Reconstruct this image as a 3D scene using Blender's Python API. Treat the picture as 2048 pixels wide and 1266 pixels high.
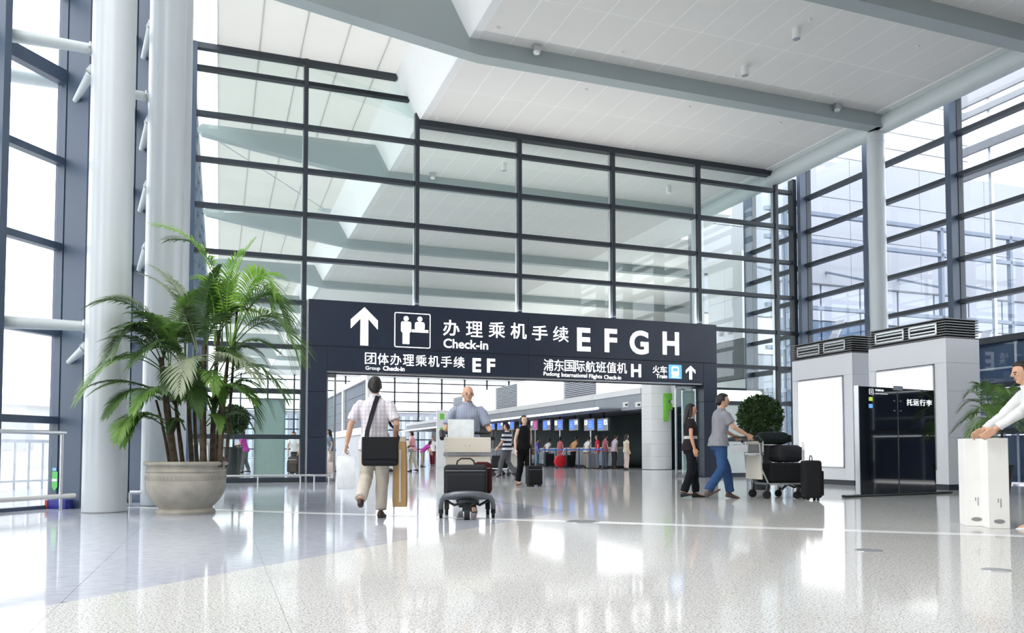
import bpy, bmesh, math, random
import numpy as np
from mathutils import Vector, Matrix, noise as mnoise

# ------------------------------------------------------------------ scene, camera, world, exposure
for _o in list(bpy.data.objects):
    bpy.data.objects.remove(_o)
SC = bpy.context.scene
COL = SC.collection
R = math.radians
FPX, HZ, CAMZ, PITCH = 1600.0, 905.0, 0.79, R(2.5)
PY0 = HZ - FPX * math.tan(PITCH)
cam = bpy.data.cameras.new('camera')
cam.sensor_fit = 'HORIZONTAL'
cam.sensor_width = 36.0
cam.lens = FPX / 2048 * 36.0
cam.shift_y = (PY0 - 633.0) / 2048
cam.clip_start, cam.clip_end = 0.05, 600
camo = bpy.data.objects.new('camera', cam)
COL.objects.link(camo)
camo.location = (0, 0, CAMZ)
camo.rotation_euler = (R(90) + PITCH, 0, 0)
SC.camera = camo

SC.view_settings.view_transform = 'Standard'
SC.view_settings.look = 'None'
SC.view_settings.gamma = 1.0
SC.view_settings.use_curve_mapping = False
SC.view_settings.exposure = 0.6
SC.cycles.max_bounces = 10
SC.cycles.diffuse_bounces = 6
SC.cycles.glossy_bounces = 5
SC.cycles.transmission_bounces = 6
SC.cycles.transparent_max_bounces = 40
SC.cycles.sample_clamp_indirect = 6.0
SC.cycles.caustics_reflective = False
SC.cycles.caustics_refractive = False
SC.cycles.use_denoising = True

wd = bpy.data.worlds.new('overcast')
SC.world = wd
wd.use_nodes = True
bg = wd.node_tree.nodes['Background']
bg.inputs[0].default_value = (0.97, 0.985, 1.0, 1)
bg.inputs[1].default_value = 2.6

sun = bpy.data.lights.new('sun', 'SUN')
sun.energy = 0.7
sun.angle = R(25)
sun.color = (1.0, 0.97, 0.92)
suno = bpy.data.objects.new('sun', sun)
COL.objects.link(suno)
suno.rotation_euler = (R(38), 0, R(-62))

def area(name, loc, size, power, up=True, col=(1.0, 0.985, 0.96), rz=0.0):
    l = bpy.data.lights.new(name, 'AREA')
    l.shape = 'RECTANGLE'
    l.size, l.size_y = size
    l.energy = power
    l.color = col
    o = bpy.data.objects.new(name, l)
    COL.objects.link(o)
    o.location = loc
    o.rotation_euler = (R(180) if up else 0, 0, rz)
    return o

# ------------------------------------------------------------------ frames of the place
ANG = R(20.1)                                     # the hall is turned 20.1 degrees
E1 = Vector((math.cos(ANG), math.sin(ANG), 0))
E2 = Vector((-math.sin(ANG), math.cos(ANG), 0))
ORG = Vector((-0.1421, 23.4923, 0))               # a point at the foot of the glass screen
def W(s, t, z=0.0):
    return ORG + E1 * s + E2 * t + Vector((0, 0, z))
FW = Vector((0, math.cos(PITCH), math.sin(PITCH)))
UP = Vector((0, -math.sin(PITCH), math.cos(PITCH)))
CP = Vector((0, 0, CAMZ))
def ray(px, py):
    return Vector((1, 0, 0)) * ((px - 1024) / FPX) + UP * ((PY0 - py) / FPX) + FW
def gnd(px, py, z=0.0):
    d = ray(px, py)
    return CP + d * ((z - CAMZ) / d.z)
def atY(px, py, y):                               # point at depth y
    d = ray(px, py)
    return CP + d * (y / d.y)
def on_t(px, py, t):                              # (s, z) on the plane t
    d = ray(px, py)
    p0 = W(0, t)
    p = CP + d * ((p0 - CP).dot(E2) / d.dot(E2))
    return (p - ORG).dot(E1), p.z
def on_s(px, py, s):                              # (t, z) on the plane s
    d = ray(px, py)
    p0 = W(s, 0)
    p = CP + d * ((p0 - CP).dot(E1) / d.dot(E1))
    return (p - ORG).dot(E2), p.z
def st_of(p):
    q = Vector((p[0], p[1], 0)) - ORG
    return q.dot(E1), q.dot(E2)

# uplights on the roofs of the check-in island and the office block wash the hall ceiling
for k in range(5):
    area('hall_fill_light', W(13.6, 16 + 11 * k, 5.6), (3.0, 8.0), 170, rz=ANG)
# invented fill lamp above the entrance sign, added to brighten the concourse ceiling
area('concourse_fill_light', W(0.65, -0.05, 4.96), (12.4, 0.3), 210, rz=ANG)
# ------------------------------------------------------------------ materials
MATS = {}
def hexc(c):
    return tuple(c) + (1.0,) if len(c) == 3 else tuple(c)
def mat(name, col, rough=0.5, metal=0.0, var=0.06, scale=6.0, bump=0.0, spec=0.5, emit=0.0, coat=0.0, trans=0.0):
    """principled material, colour broken up by a procedural noise"""
    if name in MATS:
        return MATS[name]
    m = bpy.data.materials.new(name)
    m.use_nodes = True
    nt = m.node_tree
    b = nt.nodes['Principled BSDF']
    b.inputs['Roughness'].default_value = rough
    b.inputs['Metallic'].default_value = metal
    b.inputs['Specular IOR Level'].default_value = spec
    b.inputs['Coat Weight'].default_value = coat
    tc = nt.nodes.new('ShaderNodeTexCoord')
    nz = nt.nodes.new('ShaderNodeTexNoise')
    nz.inputs['Scale'].default_value = scale
    nz.inputs['Detail'].default_value = 3
    nt.links.new(tc.outputs['Object'], nz.inputs['Vector'])
    rp = nt.nodes.new('ShaderNodeValToRGB')
    rp.color_ramp.elements[0].position = 0.3
    rp.color_ramp.elements[1].position = 0.7
    c = Vector(col[:3])
    rp.color_ramp.elements[0].color = hexc([max(0, x * (1 - var)) for x in c])
    rp.color_ramp.elements[1].color = hexc([min(1, x * (1 + var)) for x in c])
    nt.links.new(nz.outputs['Fac'], rp.inputs['Fac'])
    nt.links.new(rp.outputs['Color'], b.inputs['Base Color'])
    if emit:
        nt.links.new(rp.outputs['Color'], b.inputs['Emission Color'])
        b.inputs['Emission Strength'].default_value = emit
    if bump:
        bp = nt.nodes.new('ShaderNodeBump')
        bp.inputs['Strength'].default_value = bump
        bp.inputs['Distance'].default_value = 0.01
        nt.links.new(nz.outputs['Fac'], bp.inputs['Height'])
        nt.links.new(bp.outputs['Normal'], b.inputs['Normal'])
    MATS[name] = m
    return m

def glass(name, tint=(0.9, 0.95, 0.94), refl=1.0):
    if name in MATS:
        return MATS[name]
    m = bpy.data.materials.new(name)
    m.use_nodes = True
    nt = m.node_tree
    nt.nodes.clear()
    out = nt.nodes.new('ShaderNodeOutputMaterial')
    tr = nt.nodes.new('ShaderNodeBsdfTransparent')
    gl = nt.nodes.new('ShaderNodeBsdfGlossy')
    gl.inputs['Roughness'].default_value = 0.0
    tr.inputs['Color'].default_value = hexc(tint)
    # Schlick reflectance of one face, the same from both sides
    ge = nt.nodes.new('ShaderNodeNewGeometry')
    dt = nt.nodes.new('ShaderNodeVectorMath'); dt.operation = 'DOT_PRODUCT'
    nt.links.new(ge.outputs['Normal'], dt.inputs[0])
    nt.links.new(ge.outputs['Incoming'], dt.inputs[1])
    ab = nt.nodes.new('ShaderNodeMath'); ab.operation = 'ABSOLUTE'
    nt.links.new(dt.outputs['Value'], ab.inputs[0])
    om = nt.nodes.new('ShaderNodeMath'); om.operation = 'SUBTRACT'; om.inputs[0].default_value = 1.0
    nt.links.new(ab.outputs[0], om.inputs[1])
    pw = nt.nodes.new('ShaderNodeMath'); pw.operation = 'POWER'; pw.inputs[1].default_value = 5.0
    nt.links.new(om.outputs[0], pw.inputs[0])
    mu = nt.nodes.new('ShaderNodeMath'); mu.operation = 'MULTIPLY_ADD'
    mu.inputs[1].default_value = 0.96 * refl
    mu.inputs[2].default_value = 0.04 * refl
    mu.use_clamp = True
    mx = nt.nodes.new('ShaderNodeMixShader')
    nt.links.new(pw.outputs[0], mu.inputs[0])
    nt.links.new(mu.outputs[0], mx.inputs[0])
    nt.links.new(tr.outputs[0], mx.inputs[1])
    nt.links.new(gl.outputs[0], mx.inputs[2])
    nt.links.new(mx.outputs[0], out.inputs['Surface'])
    MATS[name] = m
    return m

def translucent(name, col, mixf=0.5):
    m = bpy.data.materials.new(name)
    m.use_nodes = True
    nt = m.node_tree
    nt.nodes.clear()
    out = nt.nodes.new('ShaderNodeOutputMaterial')
    a = nt.nodes.new('ShaderNodeBsdfTranslucent')
    b = nt.nodes.new('ShaderNodeBsdfDiffuse')
    tc = nt.nodes.new('ShaderNodeTexCoord')
    nz = nt.nodes.new('ShaderNodeTexNoise')
    nz.inputs['Scale'].default_value = 0.8
    rp = nt.nodes.new('ShaderNodeValToRGB')
    rp.color_ramp.elements[0].color = hexc([x * 0.95 for x in col])
    rp.color_ramp.elements[1].color = hexc(col)
    nt.links.new(tc.outputs['Object'], nz.inputs['Vector'])
    nt.links.new(nz.outputs['Fac'], rp.inputs['Fac'])
    nt.links.new(rp.outputs['Color'], a.inputs['Color'])
    nt.links.new(rp.outputs['Color'], b.inputs['Color'])
    mx = nt.nodes.new('ShaderNodeMixShader')
    mx.inputs[0].default_value = mixf
    nt.links.new(a.outputs[0], mx.inputs[1])
    nt.links.new(b.outputs[0], mx.inputs[2])
    nt.links.new(mx.outputs[0], out.inputs['Surface'])
    return m

def granite(name, base, light, dark, rough=0.075, speck=1.0, streak=False):
    """polished stone: speckled with dark and light grains"""
    m = bpy.data.materials.new(name)
    m.use_nodes = True
    nt = m.node_tree
    b = nt.nodes['Principled BSDF']
    b.inputs['Roughness'].default_value = rough
    b.inputs['IOR'].default_value = 1.20
    b.inputs['Specular IOR Level'].default_value = 0.32
    tc = nt.nodes.new('ShaderNodeTexCoord')
    mp = nt.nodes.new('ShaderNodeMapping')
    if streak:
        mp.inputs['Scale'].default_value = (0.25, 1.0, 1.0)
    nt.links.new(tc.outputs['Object'], mp.inputs['Vector'])
    n1 = nt.nodes.new('ShaderNodeTexNoise')
    n1.inputs['Scale'].default_value = 95 if not streak else 30
    n1.inputs['Detail'].default_value = 4
    n1.inputs['Roughness'].default_value = 0.7
    n2 = nt.nodes.new('ShaderNodeTexVoronoi')
    n2.inputs['Scale'].default_value = 70
    n3 = nt.nodes.new('ShaderNodeTexNoise')
    n3.inputs['Scale'].default_value = 0.7
    for n in (n1, n2, n3):
        nt.links.new(mp.outputs[0], n.inputs['Vector'])
    r1 = nt.nodes.new('ShaderNodeValToRGB')
    e = r1.color_ramp.elements
    e[0].position, e[0].color = 0.385, hexc(dark)
    e[1].position, e[1].color = 0.47, hexc(base)
    e2 = r1.color_ramp.elements.new(0.66)
    e2.color = hexc(light)
    nt.links.new(n1.outputs['Fac'], r1.inputs['Fac'])
    r2 = nt.nodes.new('ShaderNodeValToRGB')
    r2.color_ramp.elements[0].position = 0.1
    r2.color_ramp.elements[0].color = (0.80, 0.79, 0.78, 1)
    r2.color_ramp.elements[1].position = 0.3
    r2.color_ramp.elements[1].color = (1, 1, 1, 1)
    nt.links.new(n2.outputs['Color'], r2.inputs['Fac'])
    mx = nt.nodes.new('ShaderNodeMixRGB')
    mx.blend_type = 'MULTIPLY'
    mx.inputs[0].default_value = speck
    nt.links.new(r1.outputs[0], mx.inputs[1])
    nt.links.new(r2.outputs[0], mx.inputs[2])
    r3 = nt.nodes.new('ShaderNodeValToRGB')
    r3.color_ramp.elements[0].color = (0.95, 0.95, 0.95, 1)
    r3.color_ramp.elements[1].color = (1, 1, 1, 1)
    nt.links.new(n3.outputs['Fac'], r3.inputs['Fac'])
    m2 = nt.nodes.new('ShaderNodeMixRGB')
    m2.blend_type = 'MULTIPLY'
    m2.inputs[0].default_value = 1
    nt.links.new(mx.outputs[0], m2.inputs[1])
    nt.links.new(r3.outputs[0], m2.inputs[2])
    nt.links.new(m2.outputs[0], b.inputs['Base Color'])
    MATS[name] = m
    return m

def striped(name, c1, c2, axis='Z', period=0.06, duty=0.5, rough=0.85, c3=None, axis2=None, period2=0.05, soft=0.05):
    """woven cloth with stripes (and cross stripes: a plaid)"""
    m = bpy.data.materials.new(name)
    m.use_nodes = True
    nt = m.node_tree
    b = nt.nodes['Principled BSDF']
    b.inputs['Roughness'].default_value = rough
    b.inputs['Specular IOR Level'].default_value = 0.2
    tc = nt.nodes.new('ShaderNodeTexCoord')
    sp = nt.nodes.new('ShaderNodeSeparateXYZ')
    nt.links.new(tc.outputs['Object'], sp.inputs[0])
    def band(ax, per, du):
        d = nt.nodes.new('ShaderNodeMath'); d.operation = 'DIVIDE'; d.inputs[1].default_value = per
        nt.links.new(sp.outputs[ax], d.inputs[0])
        f = nt.nodes.new('ShaderNodeMath'); f.operation = 'FRACT'
        nt.links.new(d.outputs[0], f.inputs[0])
        r = nt.nodes.new('ShaderNodeValToRGB')
        r.color_ramp.elements[0].position = max(0, du - soft)
        r.color_ramp.elements[1].position = min(1, du + soft)
        r.color_ramp.elements[0].color = (0, 0, 0, 1)
        r.color_ramp.elements[1].color = (1, 1, 1, 1)
        nt.links.new(f.outputs[0], r.inputs[0])
        return r
    r = band(axis, period, duty)
    mx = nt.nodes.new('ShaderNodeMixRGB')
    mx.inputs[1].default_value = hexc(c1)
    mx.inputs[2].default_value = hexc(c2)
    nt.links.new(r.outputs[0], mx.inputs[0])
    last = mx
    if c3 is not None:
        r2 = band(axis2, period2, 0.75)
        m2 = nt.nodes.new('ShaderNodeMixRGB')
        m2.inputs[2].default_value = hexc(c3)
        mu = nt.nodes.new('ShaderNodeMath'); mu.operation = 'MULTIPLY'; mu.inputs[1].default_value = 0.55
        nt.links.new(r2.outputs[0], mu.inputs[0])
        nt.links.new(mu.outputs[0], m2.inputs[0])
        nt.links.new(mx.outputs[0], m2.inputs[1])
        last = m2
    nt.links.new(last.outputs[0], b.inputs['Base Color'])
    return m

def lit(name, col, strength):
    """a surface that gives off light: screens, backlit signs, lamps"""
    return mat(name, col, rough=0.4, var=0.02, scale=1.5, emit=strength)

M = dict(
    white=mat('white_paint', (0.78, 0.79, 0.79), 0.45, var=0.02, scale=1.2),
    colwhite=mat('column_paint', (0.62, 0.66, 0.68), 0.3, var=0.02, scale=1.0, coat=0.15),
    soffit=mat('white_soffit', (0.90, 0.90, 0.89), 0.6, var=0.01, scale=0.8),
    ceil=mat('ceiling_panel', (0.76, 0.745, 0.72), 0.55, var=0.03, scale=0.35),
    ceilgap=mat('ceiling_joint', (0.93, 0.93, 0.91), 0.6, var=0.02),
    beam=mat('beam_paint', (0.36, 0.41, 0.415), 0.45, var=0.03, scale=0.6),
    tube=mat('tube_paint', (0.60, 0.66, 0.67), 0.4, var=0.02, scale=0.8),
    steel=mat('dark_steel', (0.026, 0.034, 0.046), 0.45, metal=0.0, var=0.12, scale=1.5),
    steelblue=mat('blue_grey_steel', (0.060, 0.088, 0.135), 0.42, metal=0.0, var=0.1, scale=1.0),
    signdark=mat('sign_panel', (0.020, 0.028, 0.050), 0.38, var=0.1, scale=1.2),
    joint=mat('dark_joint', (0.01, 0.012, 0.016), 0.6, var=0.05),
    stainless=mat('stainless', (0.66, 0.67, 0.68), 0.25, metal=0.9, var=0.04, scale=3),
    alu=mat('brushed_aluminium', (0.55, 0.56, 0.58), 0.3, metal=0.8, var=0.04, scale=3),
    panelgrey=mat('kiosk_panel', (0.78, 0.79, 0.83), 0.35, var=0.02, scale=0.8),
    black=mat('black_plastic', (0.012, 0.013, 0.016), 0.45, var=0.15, scale=8),
    blackfab=mat('black_fabric', (0.004, 0.0045, 0.006), 0.85, var=0.2, scale=30, bump=0.2),
    darkfab=mat('charcoal_fabric', (0.012, 0.013, 0.017), 0.8, var=0.15, scale=30, bump=0.2),
    rubber=mat('rubber', (0.02, 0.02, 0.022), 0.7, var=0.1),
    darkglass=mat('black_glass', (0.006, 0.008, 0.011), 0.05, var=0.1, scale=1.0, coat=0.5),
    grille=mat('grille_slat', (0.20, 0.20, 0.20), 0.4, metal=0.4, var=0.06),
    grilledark=mat('grille_void', (0.012, 0.012, 0.013), 0.8),
    stone=mat('cast_stone', (0.37, 0.345, 0.29), 0.75, var=0.16, scale=5, bump=0.25),
    soil=mat('soil', (0.05, 0.035, 0.025), 0.95, var=0.4, scale=25, bump=0.6),
    trunk=mat('cane', (0.075, 0.05, 0.028), 0.7, var=0.5, scale=14, bump=0.3),
    cream=mat('cream_board', (0.72, 0.67, 0.57), 0.5, var=0.03, scale=2),
    carton=mat('white_carton', (0.82, 0.81, 0.79), 0.6, var=0.03, scale=3),
    lightbox=lit('lightbox_face', (1.0, 1.0, 1.0), 0.75),
    letter=lit('lit_lettering', (1.0, 1.0, 1.0), 0.9),
    screenblue=lit('screen_blue', (0.06, 0.16, 0.62), 0.9),
    screenred=lit('screen_red', (0.36, 0.05, 0.20), 0.8),
    traintile=lit('train_tile', (0.10, 0.33, 0.72), 0.9),
    green=mat('green_lettering', (0.20, 0.62, 0.06), 0.4, var=0.03),
    louvre=mat('louvre_grey', (0.36, 0.39, 0.44), 0.4, metal=0.3, var=0.04),
    hallgrey=mat('hall_grey_panel', (0.30, 0.33, 0.37), 0.45, var=0.05, scale=0.5),
    darkgreen=mat('dark_green_backdrop', (0.008, 0.026, 0.024), 0.5, var=0.2, scale=0.5),
    navyblind=mat('navy_blind', (0.035, 0.065, 0.115), 0.55, var=0.1, scale=0.6),
    outwhite=mat('pale_cladding', (0.33, 0.34, 0.38), 0.6, var=0.02, scale=0.3),
    outline=mat('grey_cladding_joint', (0.25, 0.26, 0.29), 0.6, var=0.02, scale=0.3),
    outblue=mat('blue_glazing', (0.075, 0.125, 0.215), 0.15, var=0.15, scale=0.4),
    outframe=mat('outer_frame', (0.15, 0.18, 0.24), 0.5, var=0.05),
    outground=mat('pale_paving', (0.72, 0.72, 0.72), 0.8, var=0.05, scale=0.5),
    skin=mat('skin', (0.62, 0.36, 0.24), 0.55, var=0.06, scale=8),
    hair=mat('black_hair', (0.012, 0.009, 0.008), 0.55, var=0.3, scale=40, bump=0.3),
    greyhair=mat('thin_grey_hair', (0.36, 0.30, 0.26), 0.6, var=0.2, scale=30),
    eye=mat('eye', (0.02, 0.015, 0.012), 0.2),
    lip=mat('lip', (0.45, 0.17, 0.14), 0.5),
    blueline=mat('blue_strap', (0.03, 0.12, 0.42), 0.6),
)
M['glassA'] = glass('clear_glass', (0.925, 0.965, 0.955), 1.0)
M['glassR'] = glass('cool_glass', (0.92, 0.95, 0.985), 0.8)
M['glassO'] = glass('outer_glass', (0.955, 0.97, 0.98), 0.8)
M['skylight'] = translucent('skylight_membrane', (0.66, 0.66, 0.645), 0.45)
M['frosted'] = translucent('frosted_glass', (0.62, 0.74, 0.70), 0.6)
M['granite'] = granite('pale_granite', (0.67, 0.66, 0.64), (0.80, 0.79, 0.77), (0.17, 0.165, 0.16))
M['bluestone'] = granite('blue_grey_stone', (0.46, 0.48, 0.54), (0.52, 0.54, 0.60), (0.39, 0.41, 0.47), speck=0.35, streak=True)
M['hallstone'] = granite('hall_stone', (0.58, 0.58, 0.60), (0.66, 0.66, 0.67), (0.44, 0.44, 0.46), speck=0.5)
M['plaid'] = striped('plaid_shirt', (0.74, 0.70, 0.72), (0.60, 0.55, 0.60), 'X', 0.045, 0.62, c3=(0.50, 0.46, 0.55), axis2='Z', period2=0.05)
M['finestripe'] = striped('fine_striped_shirt', (0.42, 0.46, 0.56), (0.24, 0.27, 0.36), 'X', 0.022, 0.5)
M['bold'] = striped('bold_striped_shirt', (0.80, 0.80, 0.82), (0.02, 0.025, 0.06), 'Z', 0.145, 0.52, soft=0.02)
def cloth(name, col, var=0.08):
    return mat('cloth_' + name, col, 0.85, var=var, scale=10, bump=0.1, spec=0.2)
def leafmat(name, c1, c2):
    m = bpy.data.materials.new(name)
    m.use_nodes = True
    nt = m.node_tree
    b = nt.nodes['Principled BSDF']
    b.inputs['Roughness'].default_value = 0.45
    tc = nt.nodes.new('ShaderNodeTexCoord')
    nz = nt.nodes.new('ShaderNodeTexNoise')
    nz.inputs['Scale'].default_value = 4
    rp = nt.nodes.new('ShaderNodeValToRGB')
    rp.color_ramp.elements[0].position = 0.35
    rp.color_ramp.elements[1].position = 0.65
    rp.color_ramp.elements[0].color = hexc(c1)
    rp.color_ramp.elements[1].color = hexc(c2)
    nt.links.new(tc.outputs['Object'], nz.inputs['Vector'])
    nt.links.new(nz.outputs['Fac'], rp.inputs['Fac'])
    nt.links.new(rp.outputs[0], b.inputs['Base Color'])
    tl = nt.nodes.new('ShaderNodeBsdfTranslucent')
    nt.links.new(rp.outputs[0], tl.inputs['Color'])
    mx = nt.nodes.new('ShaderNodeMixShader')
    mx.inputs[0].default_value = 0.35
    nt.links.new(b.outputs[0], mx.inputs[1])
    nt.links.new(tl.outputs[0], mx.inputs[2])
    nt.links.new(mx.outputs[0], nt.nodes['Material Output'].inputs['Surface'])
    return m
M['leaf'] = leafmat('frond_green', (0.10, 0.22, 0.04), (0.22, 0.38, 0.09))
M['leafyoung'] = leafmat('frond_bright', (0.26, 0.52, 0.05), (0.42, 0.68, 0.13))
M['leafdark'] = leafmat('frond_dark', (0.05, 0.11, 0.03), (0.11, 0.20, 0.06))
M['leafpale'] = leafmat('frond_pale', (0.32, 0.38, 0.24), (0.45, 0.50, 0.34))
M['topiary'] = leafmat('topiary_leaf', (0.015, 0.04, 0.010), (0.045, 0.10, 0.022))

# ------------------------------------------------------------------ mesh builder
class MB:
    def __init__(self):
        self.v, self.f = [], []
    def add(self, vs, fs):
        b = len(self.v)
        self.v.extend([tuple(p) for p in vs])
        self.f.extend([tuple(i + b for i in f) for f in fs])
        return self
    def box(self, x0, x1, y0, y1, z0, z1):
        vs = [(x0, y0, z0), (x1, y0, z0), (x1, y1, z0), (x0, y1, z0), (x0, y0, z1), (x1, y0, z1), (x1, y1, z1), (x0, y1, z1)]
        return self.add(vs, [(3, 2, 1, 0), (4, 5, 6, 7), (0, 1, 5, 4), (1, 2, 6, 5), (2, 3, 7, 6), (3, 0, 4, 7)])
    def obox(self, c, ax, ay, az):
        """box at centre c with half-axis vectors"""
        c, ax, ay, az = Vector(c), Vector(ax), Vector(ay), Vector(az)
        vs = [c + ax * i + ay * j + az * k for k in (-1, 1) for (i, j) in ((-1, -1), (1, -1), (1, 1), (-1, 1))]
        return self.add(vs, [(3, 2, 1, 0), (4, 5, 6, 7), (0, 1, 5, 4), (1, 2, 6, 5), (2, 3, 7, 6), (3, 0, 4, 7)])
    def bar(self, a, b, w, h, up=(0, 0, 1)):
        a, b = Vector(a), Vector(b)
        d = (b - a)
        L = d.length
        d.normalize()
        u = Vector(up)
        sd = d.cross(u)
        if sd.length < 1e-4:
            sd = d.cross(Vector((1, 0, 0)))
        sd.normalize()
        u = sd.cross(d)
        return self.obox((a + b) / 2, d * L / 2, sd * w / 2, u * h / 2)
    def loft(self, rings, cap=True, closed=False):
        n = len(rings[0])
        b = len(self.v)
        for r in rings:
            self.v.extend([tuple(p) for p in r])
        m = len(rings)
        for i in range(m - 1 + (1 if closed else 0)):
            i2 = (i + 1) % m
            for j in range(n):
                k = (j + 1) % n
                self.f.append((b + i * n + j, b + i * n + k, b + i2 * n + k, b + i2 * n + j))
        if cap and not closed:
            self.f.append(tuple(b + j for j in range(n))[::-1])
            self.f.append(tuple(b + (m - 1) * n + j for j in range(n)))
        return self
    def tube(self, pts, rad, seg=10, cap=True, flat=1.0, closed=False):
        pts = [Vector(p) for p in pts]
        if not isinstance(rad, (list, tuple)):
            rad = [rad] * len(pts)
        rings = []
        prev = None
        for i, p in enumerate(pts):
            a = pts[i - 1] if (i > 0 or closed) else p
            c = pts[(i + 1) % len(pts)] if (i < len(pts) - 1 or closed) else p
            d = (c - a).normalized()
            if prev is None:
                u = Vector((0, 0, 1)) if abs(d.z) < 0.9 else Vector((0, 1, 0))
            else:
                u = prev
            x = d.cross(u).normalized()
            u = x.cross(d).normalized()
            prev = u
            rings.append([p + x * (math.cos(2 * math.pi * j / seg) * rad[i]) + u * (math.sin(2 * math.pi * j / seg) * rad[i] * flat) for j in range(seg)])
        return self.loft(rings, cap, closed)
    def lathe(self, prof, seg=32, c=(0, 0, 0)):
        rings = [[(c[0] + r * math.cos(2 * math.pi * j / seg), c[1] + r * math.sin(2 * math.pi * j / seg), c[2] + z) for j in range(seg)] for r, z in prof]
        return self.loft(rings, True)
    def ell(self, c, r, seg=12, rg=8):
        rings = []
        for i in range(1, rg):
            a = math.pi * i / rg
            rings.append([(c[0] + r[0] * math.sin(a) * math.cos(2 * math.pi * j / seg), c[1] + r[1] * math.sin(a) * math.sin(2 * math.pi * j / seg), c[2] - r[2] * math.cos(a)) for j in range(seg)])
        return self.loft(rings, True)
    def prism(self, poly, z0, z1):
        n = len(poly)
        a = sum(poly[i][0] * poly[(i + 1) % n][1] - poly[(i + 1) % n][0] * poly[i][1] for i in range(n))
        if a < 0:
            poly = poly[::-1]
        vs = [(p[0], p[1], z0) for p in poly] + [(p[0], p[1], z1) for p in poly]
        fs = [tuple(range(n))[::-1], tuple(range(n, 2 * n))] + [(i, (i + 1) % n, n + (i + 1) % n, n + i) for i in range(n)]
        return self.add(vs, fs)
    def xform(self, mx, start=0):
        for i in range(start, len(self.v)):
            self.v[i] = tuple(mx @ Vector(self.v[i]))
        return self
    def mesh(self, name, m=None, smooth=False):
        me = bpy.data.meshes.new(name)
        me.from_pydata(self.v, [], self.f)
        if m:
            me.materials.append(m)
        if smooth:
            me.polygons.foreach_set('use_smooth', [True] * len(me.polygons))
        me.update()
        return me

def link(name, me, parent=None):
    o = bpy.data.objects.new(name, me)
    COL.objects.link(o)
    if parent is not None:
        o.parent = parent
    return o
def obj(name, mb, m, parent=None, smooth=False, autosmooth=None):
    me = mb.mesh(name, m, smooth or autosmooth is not None)
    if autosmooth is not None:
        try:
            me.set_sharp_from_angle(angle=R(autosmooth))
        except Exception:
            pass
    return link(name, me, parent)
def box_obj(name, m, parent, x0, x1, y0, y1, z0, z1, bevel=0.0):
    if not bevel:
        return obj(name, MB().box(x0, x1, y0, y1, z0, z1), m, parent)
    bm = bmesh.new()
    bmesh.ops.create_cube(bm, size=1.0)
    for v in bm.verts:
        v.co = Vector(((x0 + x1) / 2 + v.co.x * (x1 - x0), (y0 + y1) / 2 + v.co.y * (y1 - y0), (z0 + z1) / 2 + v.co.z * (z1 - z0)))
    bmesh.ops.bevel(bm, geom=bm.edges[:], offset=bevel, segments=2, profile=0.5, affect='EDGES')
    me = bpy.data.meshes.new(name)
    bm.to_mesh(me)
    bm.free()
    me.materials.append(m)
    return link(name, me, parent)
def tag(o, label, cat, group=None, kind=None):
    if label:
        o['label'] = label
    if cat:
        o['category'] = cat
    if group:
        o['group'] = group
    if kind:
        o['kind'] = kind
    return o
def thing(name, label, cat, loc=(0, 0, 0), rz=0.0, group=None):
    o = bpy.data.objects.new(name, None)
    o.empty_display_size = 0.2
    COL.objects.link(o)
    o.location = loc
    o.rotation_euler = (0, 0, rz)
    return tag(o, label, cat, group)
def struct(name, hall=True, label=None):
    o = bpy.data.objects.new(name, None)
    COL.objects.link(o)
    o['kind'] = 'structure'
    if label:
        o['label'] = label
    if hall:
        o.location = ORG
        o.rotation_euler = (0, 0, ANG)
    return o
def dup(root, loc, rz=None, label=None, group=None):
    r = root.copy()
    COL.objects.link(r)
    r.location = loc
    if rz is not None:
        r.rotation_euler = (0, 0, rz)
    if label:
        r['label'] = label
    if group:
        r['group'] = group
    for ch in list(root.children):
        c = ch.copy()
        COL.objects.link(c)
        c.parent = r
        for g in list(ch.children):
            d = g.copy()
            COL.objects.link(d)
            d.parent = c
    return r
def put(o, me_parent=None):
    return o

# ------------------------------------------------------------------ floor
def clip_half(poly, a, b, left=True):
    """part of a convex polygon on the left (or right) of the line a->b"""
    def side(p):
        c = (b[0] - a[0]) * (p[1] - a[1]) - (b[1] - a[1]) * (p[0] - a[0])
        return c if left else -c
    out = []
    for i in range(len(poly)):
        p, q = poly[i], poly[(i + 1) % len(poly)]
        sp, sq = side(p), side(q)
        if sp >= 0:
            out.append(p)
        if (sp > 0 and sq < 0) or (sp < 0 and sq > 0):
            k = sp / (sp - sq)
            out.append((p[0] + (q[0] - p[0]) * k, p[1] + (q[1] - p[1]) * k))
    return out
def parea(p):
    return abs(sum(p[i][0] * p[(i + 1) % len(p)][1] - p[(i + 1) % len(p)][0] * p[i][1] for i in range(len(p)))) / 2 if len(p) > 2 else 0

floor = struct('floor')
obj('bed', MB().box(-12.2, 60, -47, 90, -0.06, -0.004), mat('floor_joint', (0.30, 0.30, 0.30), 0.5), floor)
fA, fT, fB = (-8.71, -17.32), (-3.46, -12.09), (-3.66, -9.59)
G = 0.0012
for i in range(-3, 18):
    s0 = -8.71 + 1.08 * i
    for k in range(8):
        t0 = -27.0 + 3.24 * k
        q = [(s0 + G, t0 + G), (s0 + 1.08 - G, t0 + G), (s0 + 1.08 - G, t0 + 3.24 - G), (s0 + G, t0 + 3.24 - G)]
        l1 = clip_half(q, fA, fT, True)
        parts = [(clip_half(q, fA, fT, False), 'granite'), (clip_half(l1, fT, fB, True) if l1 else [], 'bluestone'), (clip_half(l1, fT, fB, False) if l1 else [], 'granite')]
        for pl, mk in parts:
            if parea(pl) > 0.003:
                obj('slab', MB().prism(pl, -0.006, 0.0), M[mk], floor)
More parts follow.
